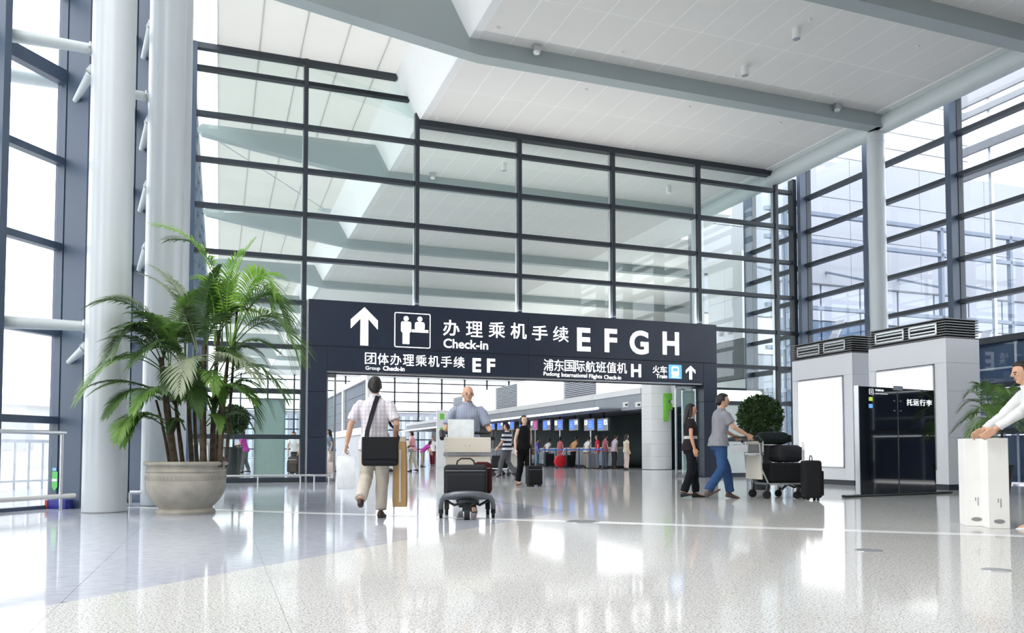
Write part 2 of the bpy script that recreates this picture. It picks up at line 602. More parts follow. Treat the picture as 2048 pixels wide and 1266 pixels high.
obj('rear_field', MB().box(-12.2, 20, -46, -27 - G, -0.006, 0.0), M['granite'], floor)
obj('hall_field', MB().box(-12.2, 60, -27 + 3.24 * 8 + G, 86, -0.006, 0.0), M['hallstone'], floor)
# white strip let into the floor, crossing the picture
wa, wb = st_of(gnd(440, 1020)), st_of(gnd(2048, 1072))
dv = Vector((wb[0] - wa[0], wb[1] - wa[1], 0)).normalized()
wa = Vector((wa[0], wa[1], 0)) - dv * 1.6
wb = Vector((wb[0], wb[1], 0)) + dv * 3
obj('joint_strip', MB().bar(wa + Vector((0, 0, -0.001)), wb + Vector((0, 0, -0.001)), 0.19, 0.006), mat('white_strip', (0.86, 0.87, 0.88), 0.2, var=0.02), floor)
for (px, py, sq) in ((1165, 1043, 0.20), (1736, 1101, 0.11), (1992, 1140, 0.09)):
    c = gnd(px, py)
    root = thing('floor_socket_cover', {1165: 'round steel socket cover in the granite floor, beyond the white strip', 1736: 'small dark steel cover in the granite floor before the black sign', 1992: 'smallest dark floor cover, in the speckled granite at lower right'}[px], 'floor cover', (c.x, c.y, 0), 0)
    obj('rim', MB().lathe([(sq, 0.0), (sq, 0.003), (sq * 0.9, 0.004), (sq * 0.9, 0.0)], 28), M['stainless'], root)
    obj('lid', MB().lathe([(sq * 0.88, 0.0), (sq * 0.88, 0.0035)], 28), mat('lid_metal', (0.32, 0.33, 0.34), 0.35, metal=0.6), root)

# ------------------------------------------------------------------ ceiling, skylight, beams
ZC = 10.28
ceiling = struct('ceiling')
obj('deck', MB().box(-2.68, 9.6, -46, 4.6, ZC + 0.002, ZC + 0.4).box(-2.68, 11.2, 4.6, 8.4, ZC + 0.002, ZC + 0.4).box(-2.68, 36, 8.4, 80, ZC + 0.002, ZC + 0.4), M['ceilgap'], ceiling)
for k in range(-4, 13):
    t0 = -6.95 + 2.345 * k
    me = None
    for j in range(-2, 14):
        s0 = -0.95 + 0.775 * j
        s1 = min(s0 + 0.775, 9.42)
        if s1 - s0 > 0.7:
            if me is None:
                me = MB().box(0.011, 0.764, 0.012, 2.333, 0, 0.02).mesh('ceiling_panel', M['ceil'])
            o = link('ceiling_panel', me, ceiling)
            o.location = (s0, t0, ZC)
obj('edge_panel', MB().box(-2.68, -2.512, -18, 80, ZC - 0.01, ZC + 0.02), M['white'], ceiling)
obj('edge_trim', MB().box(9.16, 9.42, -18, 4.4, ZC - 0.02, ZC + 0.02), M['white'], ceiling)
sof = MB()
sof.add([(-2.70, -46, ZC - 0.02), (-3.40, -46, 11.52), (-3.30, -46, 11.58), (-2.55, -46, ZC + 0.05), (-2.70, 80, ZC - 0.02), (-3.40, 80, 11.52), (-3.30, 80, 11.58), (-2.55, 80, ZC + 0.05)],
        [(0, 1, 2, 3), (7, 6, 5, 4), (0, 4, 5, 1), (1, 5, 6, 2), (2, 6, 7, 3), (3, 7, 4, 0)])
obj('soffit', sof, M['soffit'], ceiling)
sky = struct('ceiling_skylight')
sx = [-8.13, -7.08, -6.03, -4.98, -3.93, -3.36]
for a, b in zip(sx[:-1], sx[1:]):
    for r in range(-10, 17):
        t0 = 0.05 + 4.65 * r
        obj('skylight_sheet', MB().box(a + 0.004, b - 0.004, t0 + 0.004, t0 + 4.646, 11.52, 11.535), M['skylight'], sky)
for x in sx:
    obj('skylight_bar', MB().box(x - 0.012, x + 0.012, -46, 78, 11.54, 11.56), M['white'], sky)
bpoly = [(9.55, 9.9), (9.55, 10.33), (-2.62, 10.33), (-3.06, 11.1), (-8.6, 11.05), (-8.72, 10.92), (-8.6, 10.76), (-6.85, 10.48), (-4.86, 10.21), (-2.85, 9.95), (-2.4, 9.9)]
for t0 in (-33.0, -23.8, -14.4, -9.72, -4.97, 4.27, 13.4, 22.6, 31.8, 41.0, 50.2, 59.4, 68.6):
    mb = MB()
    n = len(bpoly)
    pl = bpoly if t0 < 5 else [(36.0 if p[0] == 9.55 else p[0], p[1]) for p in bpoly]
    mb.add([(p[0], t0, p[1]) for p in pl] + [(p[0], t0 + 0.38, p[1]) for p in pl],
           [tuple(range(n)), tuple(range(n, 2 * n))[::-1]] + [(i, n + i, n + (i + 1) % n, (i + 1) % n) for i in range(n)])
    b = struct('beam')
    o = obj('web', mb, M['beam'], b)
# thin tie rods under the skylight beyond the glass
tr = struct('trim_1')
obj('tie_rod', MB().tube([(-8.5, 4.6, 10.9), (-4.2, 8.8, 10.05)], 0.018, 6).tube([(-4.2, 8.8, 10.05), (-7.9, 13.3, 10.9)], 0.018, 6), M['tube'], tr)
obj('rod_clamp', MB().box(-4.45, -4.05, 8.72, 8.88, 10.0, 10.12), M['tube'], tr)
# edge tube along the right side, resting on round columns
tb = struct('trim_2')
obj('edge_tube', MB().tube([(9.6, -46, 10.08), (9.6, 4.7, 10.08)], 0.26, 28), M['tube'], tb, autosmooth=40)
for t0 in (-14.0, -9.5, -4.75, 4.45):
    obj('tube_saddle', MB().box(9.25, 9.6, t0 - 0.2, t0 + 0.2, 9.9, 10.3), M['beam'], tb)

def column(label, x, y, r, z1, capital=False):
    t = struct('column', False, label)
    t.location = (x, y, 0)
    t['category'] = 'column'
    prof = [(r, 0.0), (r, z1 - 0.15), (r, z1)] if not capital else [(r, 0.0), (r, z1 - 0.34), (r * 0.94, z1 - 0.33), (r * 0.94, z1 - 0.31), (r, z1 - 0.30), (r, z1 - 0.06), (r * 0.8, z1)]
    obj('shaft', MB().lathe(prof, 48), M['colwhite'], t, autosmooth=30)
    obj('foot_joint', MB().lathe([(r + 0.004, 0.0), (r + 0.004, 0.012)], 48), mat('sealant', (0.25, 0.26, 0.26), 0.7), t)
    return t
column('thick pale round column left of the potted palm, nearest to the viewer', -5.435, 10.70, 0.272, 12.5)
column('thick pale round column standing right behind the potted palm', -5.285, 12.03, 0.262, 12.5)
column('pale round column furthest back at the corner of the left glazing', -5.76, 13.45, 0.262, 12.5)
p = W(9.5, -4.6)
column('pale round column under the edge tube behind the tall grey kiosks', p.x, p.y, 0.235, 9.92, True)
for i, t0 in enumerate((4.45,)):
    p = W(9.5, t0)
    column(['pale round column just behind the glass screen at its right end', 'pale round column deep in the hall behind the check-in island'][i], p.x, p.y, 0.235, 9.92, True)

# ------------------------------------------------------------------ glass screen across the hall
MUL = [-8.72, -5.85, -2.76, 0.35, 3.45, 6.55, 9.6]
TZ = [1.205 * k for k in range(1, 10)]
wf = struct('wall_front')
DK = M['steel']
for s in MUL:
    top = 11.5 if s < -5 else (10.55 if s < -2 else ZC)
    z0 = 4.9 if -5.5 < s < 7 else 0.0
    if s < -8:
        obj('mullion', MB().box(s - 0.06, s + 0.10, -0.16, 0.12, z0, top), M['steelblue'], wf)
    else:
        obj('mullion', MB().box(s - 0.055, s + 0.055, -0.17, 0.06, z0, top), DK, wf)
        obj('mullion_cover', MB().box(s - 0.075, s - 0.057, -0.06, 0.06, z0, top - 0.05), M['alu'], wf)
obj('mullion', MB().box(10.28, 10.42, -0.15, 0.1, 0, 10.1), DK, wf)
def rail(name, s0, s1, z, h=0.10, d0=-0.13, d1=0.05, m=None):
    return obj(name, MB().box(s0, s1, d0, d1, z - h / 2, z + h / 2), m or DK, wf)
for z in TZ:
    for a, b in zip(MUL[:-1] + [9.6], MUL[1:] + [10.3]):
        if z < 4.7 and a > -5.9 and b < 6.6:
            continue
        a2 = max(a, 7.05) if (a > 6.5 and z < 4.9) else a
        rail('transom', a2 + 0.055, b - 0.055, z, 0.115)
rail('transom', -8.66, -5.9, 10.845); rail('transom', -5.8, -3.02, 10.845)
rail('head_rail', -8.66, -5.9, 11.43, 0.15); rail('head_rail', -5.8, -3.36, 11.43, 0.15)
for a, b in zip(MUL[2:-1], MUL[3:]):
    rail('head_rail', a + 0.05, b + 0.05, ZC - 0.09, 0.17, -0.2, 0.06)
rail('sill_rail', -8.66, -5.75, 0.06, 0.13, -0.12, 0.06)
rail('sill_rail', 7.05, 10.3, 0.06, 0.13, -0.12, 0.06)
def pane(poly, parent, m, flip=False):
    n = len(poly)
    mb = MB()
    mb.add([(p[0], -0.006, p[1]) for p in poly] + [(p[0], 0.006, p[1]) for p in poly],
           [tuple(range(n)), tuple(range(n, 2 * n))[::-1]] + [(i, n + i, n + (i + 1) % n, (i + 1) % n) for i in range(n)])
    return obj('pane', mb, m, parent)
rows = [0.12] + TZ
for a, b in zip(MUL, MUL[1:] + [10.3]):
    for z0, z1 in zip(rows[:-1], rows[1:]):
        if z1 < 4.9 and a > -5.9 and b < 6.7:
            continue
        a2 = 7.05 if (a > 6.5 and a < 9 and z1 < 4.9) else a
        pane([(a2 + 0.05, z0), (b - 0.05, z0), (b - 0.05, z1), (a2 + 0.05, z1)], wf, M['glassA'])
    if b <= -5:
        pane([(a + 0.05, TZ[-1]), (b - 0.05, TZ[-1]), (b - 0.05, 11.4), (a + 0.05, 11.4)], wf, M['glassA'])
    elif b <= -2:
        pane([(a + 0.05, TZ[-1]), (b - 0.05, TZ[-1]), (b - 0.02, 10.3), (-3.36, 11.4), (a + 0.05, 11.4)], wf, M['glassA'])
    elif b < 10:
        pane([(a + 0.05, TZ[-1]), (b - 0.05, TZ[-1]), (b - 0.05, 10.15), (a + 0.05, 10.15)], wf, M['glassA'])

# ------------------------------------------------------------------ right-hand glazing
wr = struct('wall_right')
RZ = [1.34, 2.5, 3.66, 4.81, 5.95, 7.09, 8.23, 9.37, 10.5]
fins = [-0.35 + 2.94 * k for k in range(-6, 2)]
for t in fins:
    obj('mullion', MB().box(10.34, 10.60, t - 0.085, t + 0.085, 0, 10.8), M['steelblue'], wr)
    obj('mullion_front', MB().box(10.60, 10.78, t - 0.10, t + 0.10, 0, 10.8), DK, wr)
for a, b in zip(fins[:-1], fins[1:]):
    for i, z in enumerate(RZ):
        h = 0.16 if i == 2 else 0.11
        obj('transom', MB().box(10.52, 10.74, a + 0.1, b - 0.1, z - h / 2, z + h / 2), DK, wr)
    for z0, z1 in zip([0.05] + RZ[:-1], RZ):
        obj('pane', MB().box(10.68, 10.692, a + 0.1, b - 0.1, z0, z1), M['glassR'], wr)
# window-opening motors beside the mullions
for k, t in enumerate((fins[3], fins[5])):
    for z in ((9.0, 6.7, 4.35) if k == 0 else (9.0, 6.7, 4.4)):
        obj('opener_motor', MB().box(10.44, 10.54, t - 0.30, t - 0.20, z - 0.42, z + 0.25), M['black'], wr)

# ------------------------------------------------------------------ left-hand glazing, a nearer splayed face and its return
L0 = Vector((-6.8, 10.68, 0))
F1 = Vector((0.2907, 0.9568, 0))
F2 = Vector((0.9568, -0.2907, 0))
wl = struct('wall_left', False)
wl.location = L0
wl.rotation_euler = (0, 0, math.atan2(F1.y, F1.x))      # local x runs away along the face, local -y is inward
LR = [2.2, 0.85, -0.5, -1.85, -3.2, -4.55]
LZ = [1.25 * k for k in range(1, 10)]
for r in LR:
    obj('mullion', MB().box(r - 0.06, r + 0.06, -0.10, 0.06, 0, 12.2), M['steelblue'], wl)
    obj('mullion_blade', MB().box(r - 0.05, r + 0.05, -0.50, -0.115, 0, 12.2), M['steelblue'], wl)
for b, a in zip(LR[:-1], LR[1:]):
    for i, z in enumerate(LZ):
        h = 0.10 if i != 4 else 0.2
        obj('transom', MB().box(a + 0.06, b - 0.06, -0.09, 0.05, z - h / 2, z + h / 2), M['steelblue'], wl)
    obj('sill_rail', MB().box(a + 0.06, b - 0.06, -0.08, 0.05, 0, 0.05), M['steelblue'], wl)
    for z0, z1 in zip([0.05] + LZ[:-1], LZ):
        obj('pane', MB().box(a + 0.06, b - 0.06, -0.006, 0.006, z0, z1), M['glassO'], wl)
wl2 = struct('wall_rear_left')
for t in (-7.5, -5.6, -3.75, -1.9, -0.1):
    obj('mullion', MB().box(-9.14, -8.9, t - 0.06, t + 0.06, 0, 11.6), M['steelblue'], wl2)
for a, b in zip((-7.5, -5.6, -3.75, -1.9), (-5.6, -3.75, -1.9, -0.1)):
    for z in LZ:
        obj('transom', MB().box(-9.1, -8.98, a + 0.06, b - 0.06, z - 0.05, z + 0.05), M['steelblue'], wl2)
    obj('pane', MB().box(-9.05, -9.038, a + 0.06, b - 0.06, 0.05, 11.4), M['glassO'], wl2)
wl3 = struct('wall_hall_left')
for k in range(0, 14):
    t = 3.08 * k + 0.3
    obj('mullion', MB().box(-8.9, -8.76, t - 0.06, t + 0.06, 0, 11.6), M['steelblue'], wl3)
    obj('pane', MB().box(-8.85, -8.838, t + 0.06, t + 3.02, 0.05, 11.5), M['glassO'], wl3)
for z in TZ:
    obj('transom', MB().box(-8.88, -8.78, 0.3, 43, z - 0.05, z + 0.05), M['steelblue'], wl3)
# clerestory strip beside the skylight
wc = struct('window_1')
obj('frame', MB().box(-8.86, -8.72, -18, 60, 11.44, 11.6), M['alu'], wc)
obj('pane', MB().box(-8.72, -8.17, -18, 60, 11.55, 11.56), M['glassO'], wc)

# struts from the columns through the glazing
def strut(label, a, b, r0, r1):
    t = struct('strut', False, label)
    d = (Vector(b) - Vector(a))
    obj('arm', MB().tube([Vector(a) + d * k for k in (0, 0.1, 0.3, 0.6, 1.0)], [r0 * 0.95, r0, r0 + (r1 - r0) * .3, r0 + (r1 - r0) * .6, r1], 14, flat=0.8), M['tube'], t, autosmooth=40)
    e = Vector(a) + d.normalized() * 0.10
    obj('collar', MB().tube([e, e + d.normalized() * 0.02], r0 * 1.12, 14), M['alu'], t)
    return t
c1 = Vector((-5.435, 10.70, 0)); c2 = Vector((-5.285, 12.03, 0)); c3 = Vector((-5.63, 13.45, 0))
for z in (6.28, 2.48):
    strut('tapered pale strut from the near column out through the glazing', c1 + Vector((-0.2, 0, z)), c1 - E1 * 3.0 + Vector((0, 0, z + 0.02)), 0.085, 0.14)
    a = c1 + Vector((-0.25, -0.02, z - 0.25)); b = L0 + F1 * 0.80 + F2 * 0.26 + Vector((0, 0, z - 0.40))
    strut('short pale bracket tying the near column to the glazing', a, b, 0.07, 0.04)
strut('tapered pale strut from the second column out through the glazing', c2 + Vector((-0.2, 0, 6.22)), c2 - E1 * 2.6 + Vector((0, 0, 6.24)), 0.085, 0.13)
for z in (1.6, 3.95, 4.9, 5.9, 7.4):
    a = c2 + Vector((-0.24, -0.02, z)); b = L0 + F1 * 2.12 + F2 * 0.25 + Vector((0, 0, z - 0.25))
    strut('short pale bracket tying the second column to the glazing', a, b, 0.06, 0.04)

wh_ = struct('wall_hall_right')
for i in range(9):
    box_obj('wall_panel', M['white'], wh_, 36.0, 36.3, 8.4 + 7.8 * i, 16.18 + 7.8 * i, 0.0, ZC)
    box_obj('wall_pilaster', M['beam'], wh_, 35.6, 36.0, 8.4 + 7.8 * i, 9.2 + 7.8 * i, 0.0, ZC)
# ------------------------------------------------------------------ unseen dark end wall, added to cut light from behind the viewer
wb_ = struct('wall_back_blocker')
for i in range(10):
    box_obj('wall_panel', mat('light_blocking_wall', (0.13, 0.135, 0.14), 0.5, var=0.04, scale=0.4), wb_, -24 + 3.5 * i + 0.01, -20.5 + 3.5 * i - 0.01, -46.3, -46.0, 0.0, 11.6)
ws_ = struct('wall_right_rear_blocker')  # unseen opaque wall, added to block light from the right rear
for i in range(8):
    box_obj('wall_panel', mat('light_blocking_wall', (0, 0, 0)), ws_, 10.4, 10.7, -46 + 3.5 * i + 0.01, -42.5 + 3.5 * i - 0.01, 0.0, 11.0)
wq_ = struct('wall_left_rear_blocker')  # unseen opaque wall, added to shut out light at the left rear
for i in range(8):
    box_obj('wall_panel', mat('light_blocking_wall', (0, 0, 0)), wq_, -14.6, -14.3, -46 + 3.4 * i + 0.01, -42.6 + 3.4 * i - 0.01, 0.0, 11.6)
# ------------------------------------------------------------------ far end of the hall
wz = struct('wall_far')
for k in range(0, 15):
    s = -8.7 + 3.08 * k
    obj('mullion', MB().box(s - 0.09, s + 0.09, 77.9, 78.2, 0, ZC), DK, wz)
    if k < 14:
        obj('pane', MB().box(s + 0.09, s + 2.99, 78.0, 78.02, 0, ZC), M['glassO'], wz)
for z in [1.205 * k for k in range(1, 9)]:
    obj('transom', MB().box(-8.7, 34.5, 77.95, 78.15, z - 0.07, z + 0.07), DK, wz)

# ------------------------------------------------------------------ lettering
TMP = bpy.data.scenes.new('workbench')
def baked(o):
    """mesh of an object with its modifiers applied, worked out in a scene of its own"""
    TMP.collection.objects.link(o)
    with bpy.context.temp_override(scene=TMP, view_layer=TMP.view_layers[0]):
        dg = bpy.context.evaluated_depsgraph_get()
        dg.update()
    me = bpy.data.meshes.new_from_object(o.evaluated_get(dg))
    TMP.collection.objects.unlink(o)
    return me
def glyphs(txt, bold=0.0, ext=0.006):
    cu = bpy.data.curves.new('lettering', 'FONT')
    cu.body = txt
    cu.size = 1.0
    cu.offset = bold
    cu.extrude = ext
    cu.resolution_u = 4
    o = bpy.data.objects.new('lettering', cu)
    me = baked(o)
    bpy.data.objects.remove(o)
    return me
def lettering(txt, parent, x0, x1, z0, z1, y, m, bold=0.0, name='lettering', depth=0.008, slope=0.0):
    """flat raised letters in the local x-z plane of parent, facing local -y, fitted into the box"""
    me = glyphs(txt, bold)
    n = len(me.vertices)
    co = np.empty(n * 3)
    me.vertices.foreach_get('co', co)
    co = co.reshape(-1, 3)
    lo, hi = co.min(0), co.max(0)
    out = np.empty_like(co)
    out[:, 0] = x0 + (co[:, 0] - lo[0]) / (hi[0] - lo[0]) * (x1 - x0)
    out[:, 2] = z0 + (co[:, 1] - lo[1]) / (hi[1] - lo[1]) * (z1 - z0) + slope * (out[:, 0] - x0)
    out[:, 1] = y - (co[:, 2] - lo[2]) / max(1e-6, hi[2] - lo[2]) * depth
    me.vertices.foreach_set('co', out.reshape(-1))
    me.materials.clear()
    me.materials.append(m)
    me.update()
    return link(name, me, parent)
def flat(name, poly, parent, y, m, depth=0.008):
    """raised flat mark from a polygon in local x-z"""
    n = len(poly)
    a = sum(poly[i][0] * poly[(i + 1) % n][1] - poly[(i + 1) % n][0] * poly[i][1] for i in range(n))
    if a < 0:
        poly = poly[::-1]
    mb = MB()
    mb.add([(p[0], y - depth, p[1]) for p in poly] + [(p[0], y, p[1]) for p in poly],
           [tuple(range(n)), tuple(range(n, 2 * n))[::-1]] + [(i, n + i, n + (i + 1) % n, (i + 1) % n) for i in range(n)])
    return obj(name, mb, m, parent)
def rrect(x0, x1, z0, z1, r, seg=5):
    pts = []
    for cx, cz, a0 in ((x1 - r, z1 - r, 0), (x0 + r, z1 - r, 90), (x0 + r, z0 + r, 180), (x1 - r, z0 + r, 270)):
        for k in range(seg + 1):
            a = R(a0 + 90 * k / seg)
            pts.append((cx + r * math.cos(a), cz + r * math.sin(a)))
    return pts
def disc(cx, cz, rx, rz, n=20):
    return [(cx + rx * math.cos(2 * math.pi * k / n), cz + rz * math.sin(2 * math.pi * k / n)) for k in range(n)]

# ------------------------------------------------------------------ overhead sign and portal
TS = -0.30                                                       # front of the sign
sg = thing('entrance_sign', 'wide dark overhead sign and portal with white check-in lettering in the glass screen', 'sign', ORG, ANG)
SD = M['signdark']
def sbox(name, x0, x1, z0, z1, y0=TS, y1=0.22, m=None, bev=0.006):
    return box_obj(name, m or SD, sg, x0, x1, y0, y1, z0, z1, bev)
obj('core', MB().box(-5.68, 7.0, TS + 0.02, 0.2, 3.05, 4.86).box(-5.68, -5.27, TS + 0.02, 0.2, 0.0, 3.1).box(6.6, 7.0, TS + 0.02, 0.2, 0.0, 3.1), M['joint'], sg)
sj = on_t(1057, 690, TS)[0]
sbox('header_panel', -5.74, sj - 0.006, 3.655, 4.90)
sbox('header_panel', sj + 0.006, 7.06, 3.655, 4.90)
sbox('lower_panel', -5.24, sj - 0.006, 2.99, 3.64)
sbox('lower_panel', sj + 0.006, 6.55, 2.99, 3.64)
for z0, z1 in ((0.0, 1.19), (1.2, 2.41), (2.42, 3.64)):
    sbox('post_panel', -5.74, -5.25, z0, z1)
    sbox('post_panel', 6.56, 7.06, z0, z1)
obj('soffit_strip', MB().box(-5.24, 6.55, TS + 0.05, 0.2, 2.955, 2.99), M['alu'], sg)
obj('soffit_track', MB().box(-5.24, 6.55, 0.02, 0.06, 2.93, 2.956), M['joint'], sg)
obj('corner_trim', MB().box(-5.79, -5.745, TS - 0.005, 0.1, 0, 4.88), M['alu'], sg)
LT, YL = M['letter'], TS - 0.001
def sp(px, py):
    return on_t(px, py, TS)
def st_text(txt, x0, y0, x1, y1, bold=0.02, m=None):
    """fit text between photograph columns x0..x1; y0, y1 are its top and foot at x0"""
    s0, zt = sp(x0, y0)
    _, zb = sp(x0, y1)
    s1, _ = sp(x1, y1)
    return lettering(txt, sg, s0, s1, zb, zt, YL, m or LT, bold)
for ch, x0, x1, y0, y1 in (('办', 886, 919, 639, 671), ('理', 932, 965, 642, 673), ('乘', 977, 1010, 643, 675), ('机', 1021, 1053, 645, 677), ('手', 1064, 1095, 650, 680), ('续', 1106, 1137, 652, 683)):
    st_text(ch, x0, y0, x1, y1, 0.012 if ch in '办机手' else 0.005)
for ch, x0, x1, y0, y1 in (('E', 1154, 1181, 655, 702), ('F', 1209, 1234, 657, 704), ('G', 1259, 1297, 660, 708), ('H', 1325, 1358, 663, 709)):
    st_text(ch, x0, y0, x1, y1, 0.03)
st_text('Check-in', 887, 677, 976, 695.5, 0.016)
for i, ch in enumerate('团体办理乘机手续'):
    x0 = 730 + 25.3 * i
    st_text(ch, x0, 705 + 1.15 * i, x0 + 22, 728 + 1.05 * i, 0.004 if i else 0.0)
st_text('E', 945, 716, 962, 744, 0.03); st_text('F', 974, 717, 990, 745, 0.03)
st_text('Group', 731, 732, 760, 741.5, 0.0); st_text('Check-in', 766, 732, 809, 741, 0.025)
for i, ch in enumerate('浦东国际航班值机'):
    x0 = 1087 + 21.0 * i
    st_text(ch, x0, 718 + 1.0 * i, x0 + 19.6, 741 + 0.8 * i, 0.003)
st_text('H', 1262, 728, 1282, 754, 0.03)
for wd_t, xa_t, xb_t in (('Pudong', 1087, 1119), ('International', 1123, 1174), ('Flights', 1178, 1204), ('Check-in', 1208, 1242)):
    st_text(wd_t, xa_t, 743.3 + (xa_t - 1087) * .055, xb_t, 753.5 + (xa_t - 1087) * .055 + (0 if 'g' in wd_t else -2), 0.006)
for i, ch in enumerate('火车'):
    st_text(ch, 1305 + 15 * i, 731 + i, 1319 + 15 * i, 746 + i, 0.01)
st_text('Train', 1312, 748, 1334, 756, 0.015)
def arrow(cx, ytop, ybot, w):
    s0, zt = sp(cx, ytop); _, zb = sp(cx, ybot)
    a, _ = sp(cx - w / 2, ytop); b, _ = sp(cx + w / 2, ytop)
    h, hw = zt - zb, (b - a) / 2
    tw = hw * 0.29
    q = [(0, 1), (1, 0.665), (1, 0.43), (0.29, 0.70), (0.29, 0), (-0.29, 0), (-0.29, 0.70), (-1, 0.43), (-1, 0.665)]
    return flat('arrow', [(s0 + x * hw, zb + z * h) for x, z in q], sg, YL, LT)
arrow(729, 614.5, 691, 54)
arrow(1381, 731.5, 759, 19)
# pictogram of a traveller at a counter
xa, za = sp(789, 624); xb, _ = sp(861, 628); _, zb = sp(789, 694)
def px2(u, v):
    return xa + (xb - xa) * u, za + (zb - za) * v
def ring(x0, x1, z0, z1, r, w):
    o, i = rrect(x0, x1, z0, z1, r), rrect(x0 + w, x1 - w, z0 + w, z1 - w, r * 0.7)
    n = len(o)
    mb = MB()
    mb.add([(p[0], YL - 0.008, p[1]) for p in o] + [(p[0], YL - 0.008, p[1]) for p in i] + [(p[0], YL, p[1]) for p in o] + [(p[0], YL, p[1]) for p in i],
           [(k, (k + 1) % n, n + (k + 1) % n, n + k) for k in range(n)] + [((k + 1) % n, k, 2 * n + k, 2 * n + (k + 1) % n) for k in range(n)] + [(n + k, n + (k + 1) % n, 3 * n + (k + 1) % n, 3 * n + k) for k in range(n)])
    return mb
obj('pictogram_border', ring(xa, xb, zb, za, 0.05, 0.022), LT, sg)
W_ = xb - xa; H_ = za - zb
def pbox(u0, u1, v0, v1, r=0.01, nm='pictogram_mark'):
    x0, z1 = px2(u0, v0); x1, z0 = px2(u1, v1)
    flat(nm, rrect(x0, x1, z0, z1, min(r, (x1 - x0) / 2.05, (z1 - z0) / 2.05)), sg, YL, LT)
cx, cz = px2(0.32, 0.17); flat('pictogram_mark', disc(cx, cz, 0.07 * W_, 0.07 * W_), sg, YL, LT)
pbox(0.18, 0.46, 0.255, 0.57, 0.05); pbox(0.225, 0.315, 0.55, 0.90, 0.02); pbox(0.325, 0.415, 0.55, 0.90, 0.02)
cx, cz = px2(0.70, 0.165); flat('pictogram_mark', disc(cx, cz, 0.07 * W_, 0.07 * W_), sg, YL, LT)
pbox(0.565, 0.835, 0.25, 0.49, 0.06); pbox(0.48, 0.94, 0.47, 0.55, 0.012)
# train tile
x0, z1 = sp(1337, 729); x1, _ = sp(1363, 730); _, z0 = sp(1337, 757)
flat('train_tile', rrect(x0, x1, z0, z1, 0.02), sg, YL, M['traintile'], 0.006)
wq, hq = x1 - x0, z1 - z0
flat('train_mark', rrect(x0 + 0.22 * wq, x1 - 0.22 * wq, z0 + 0.18 * hq, z1 - 0.12 * hq, 0.06), sg, YL - 0.006, LT, 0.004)
flat('train_mark', rrect(x0 + 0.30 * wq, x1 - 0.30 * wq, z0 + 0.52 * hq, z1 - 0.24 * hq, 0.02), sg, YL - 0.010, M['traintile'], 0.003)
flat('train_mark', rrect(x0 + 0.2 * wq, x1 - 0.2 * wq, z0 + 0.08 * hq, z0 + 0.13 * hq, 0.008), sg, YL - 0.006, LT, 0.004)
# parked sliding door leaves at both ends of the opening
for i, (a, b) in enumerate(((-5.22, -4.95), (5.75, 6.55))):
    d = struct('door_%d' % (i + 1))
    obj('leaf_frame', MB().box(a, a + 0.05, 0.08, 0.13, 0, 2.93).box(b - 0.05, b, 0.08, 0.13, 0, 2.93).box(a, b, 0.08, 0.13, 2.84, 2.93).box(a, b, 0.08, 0.13, 0, 0.09), M['alu'], d)
    obj('pane', MB().box(a + 0.05, b - 0.05, 0.1, 0.11, 0.09, 2.84), M['glassA'], d)

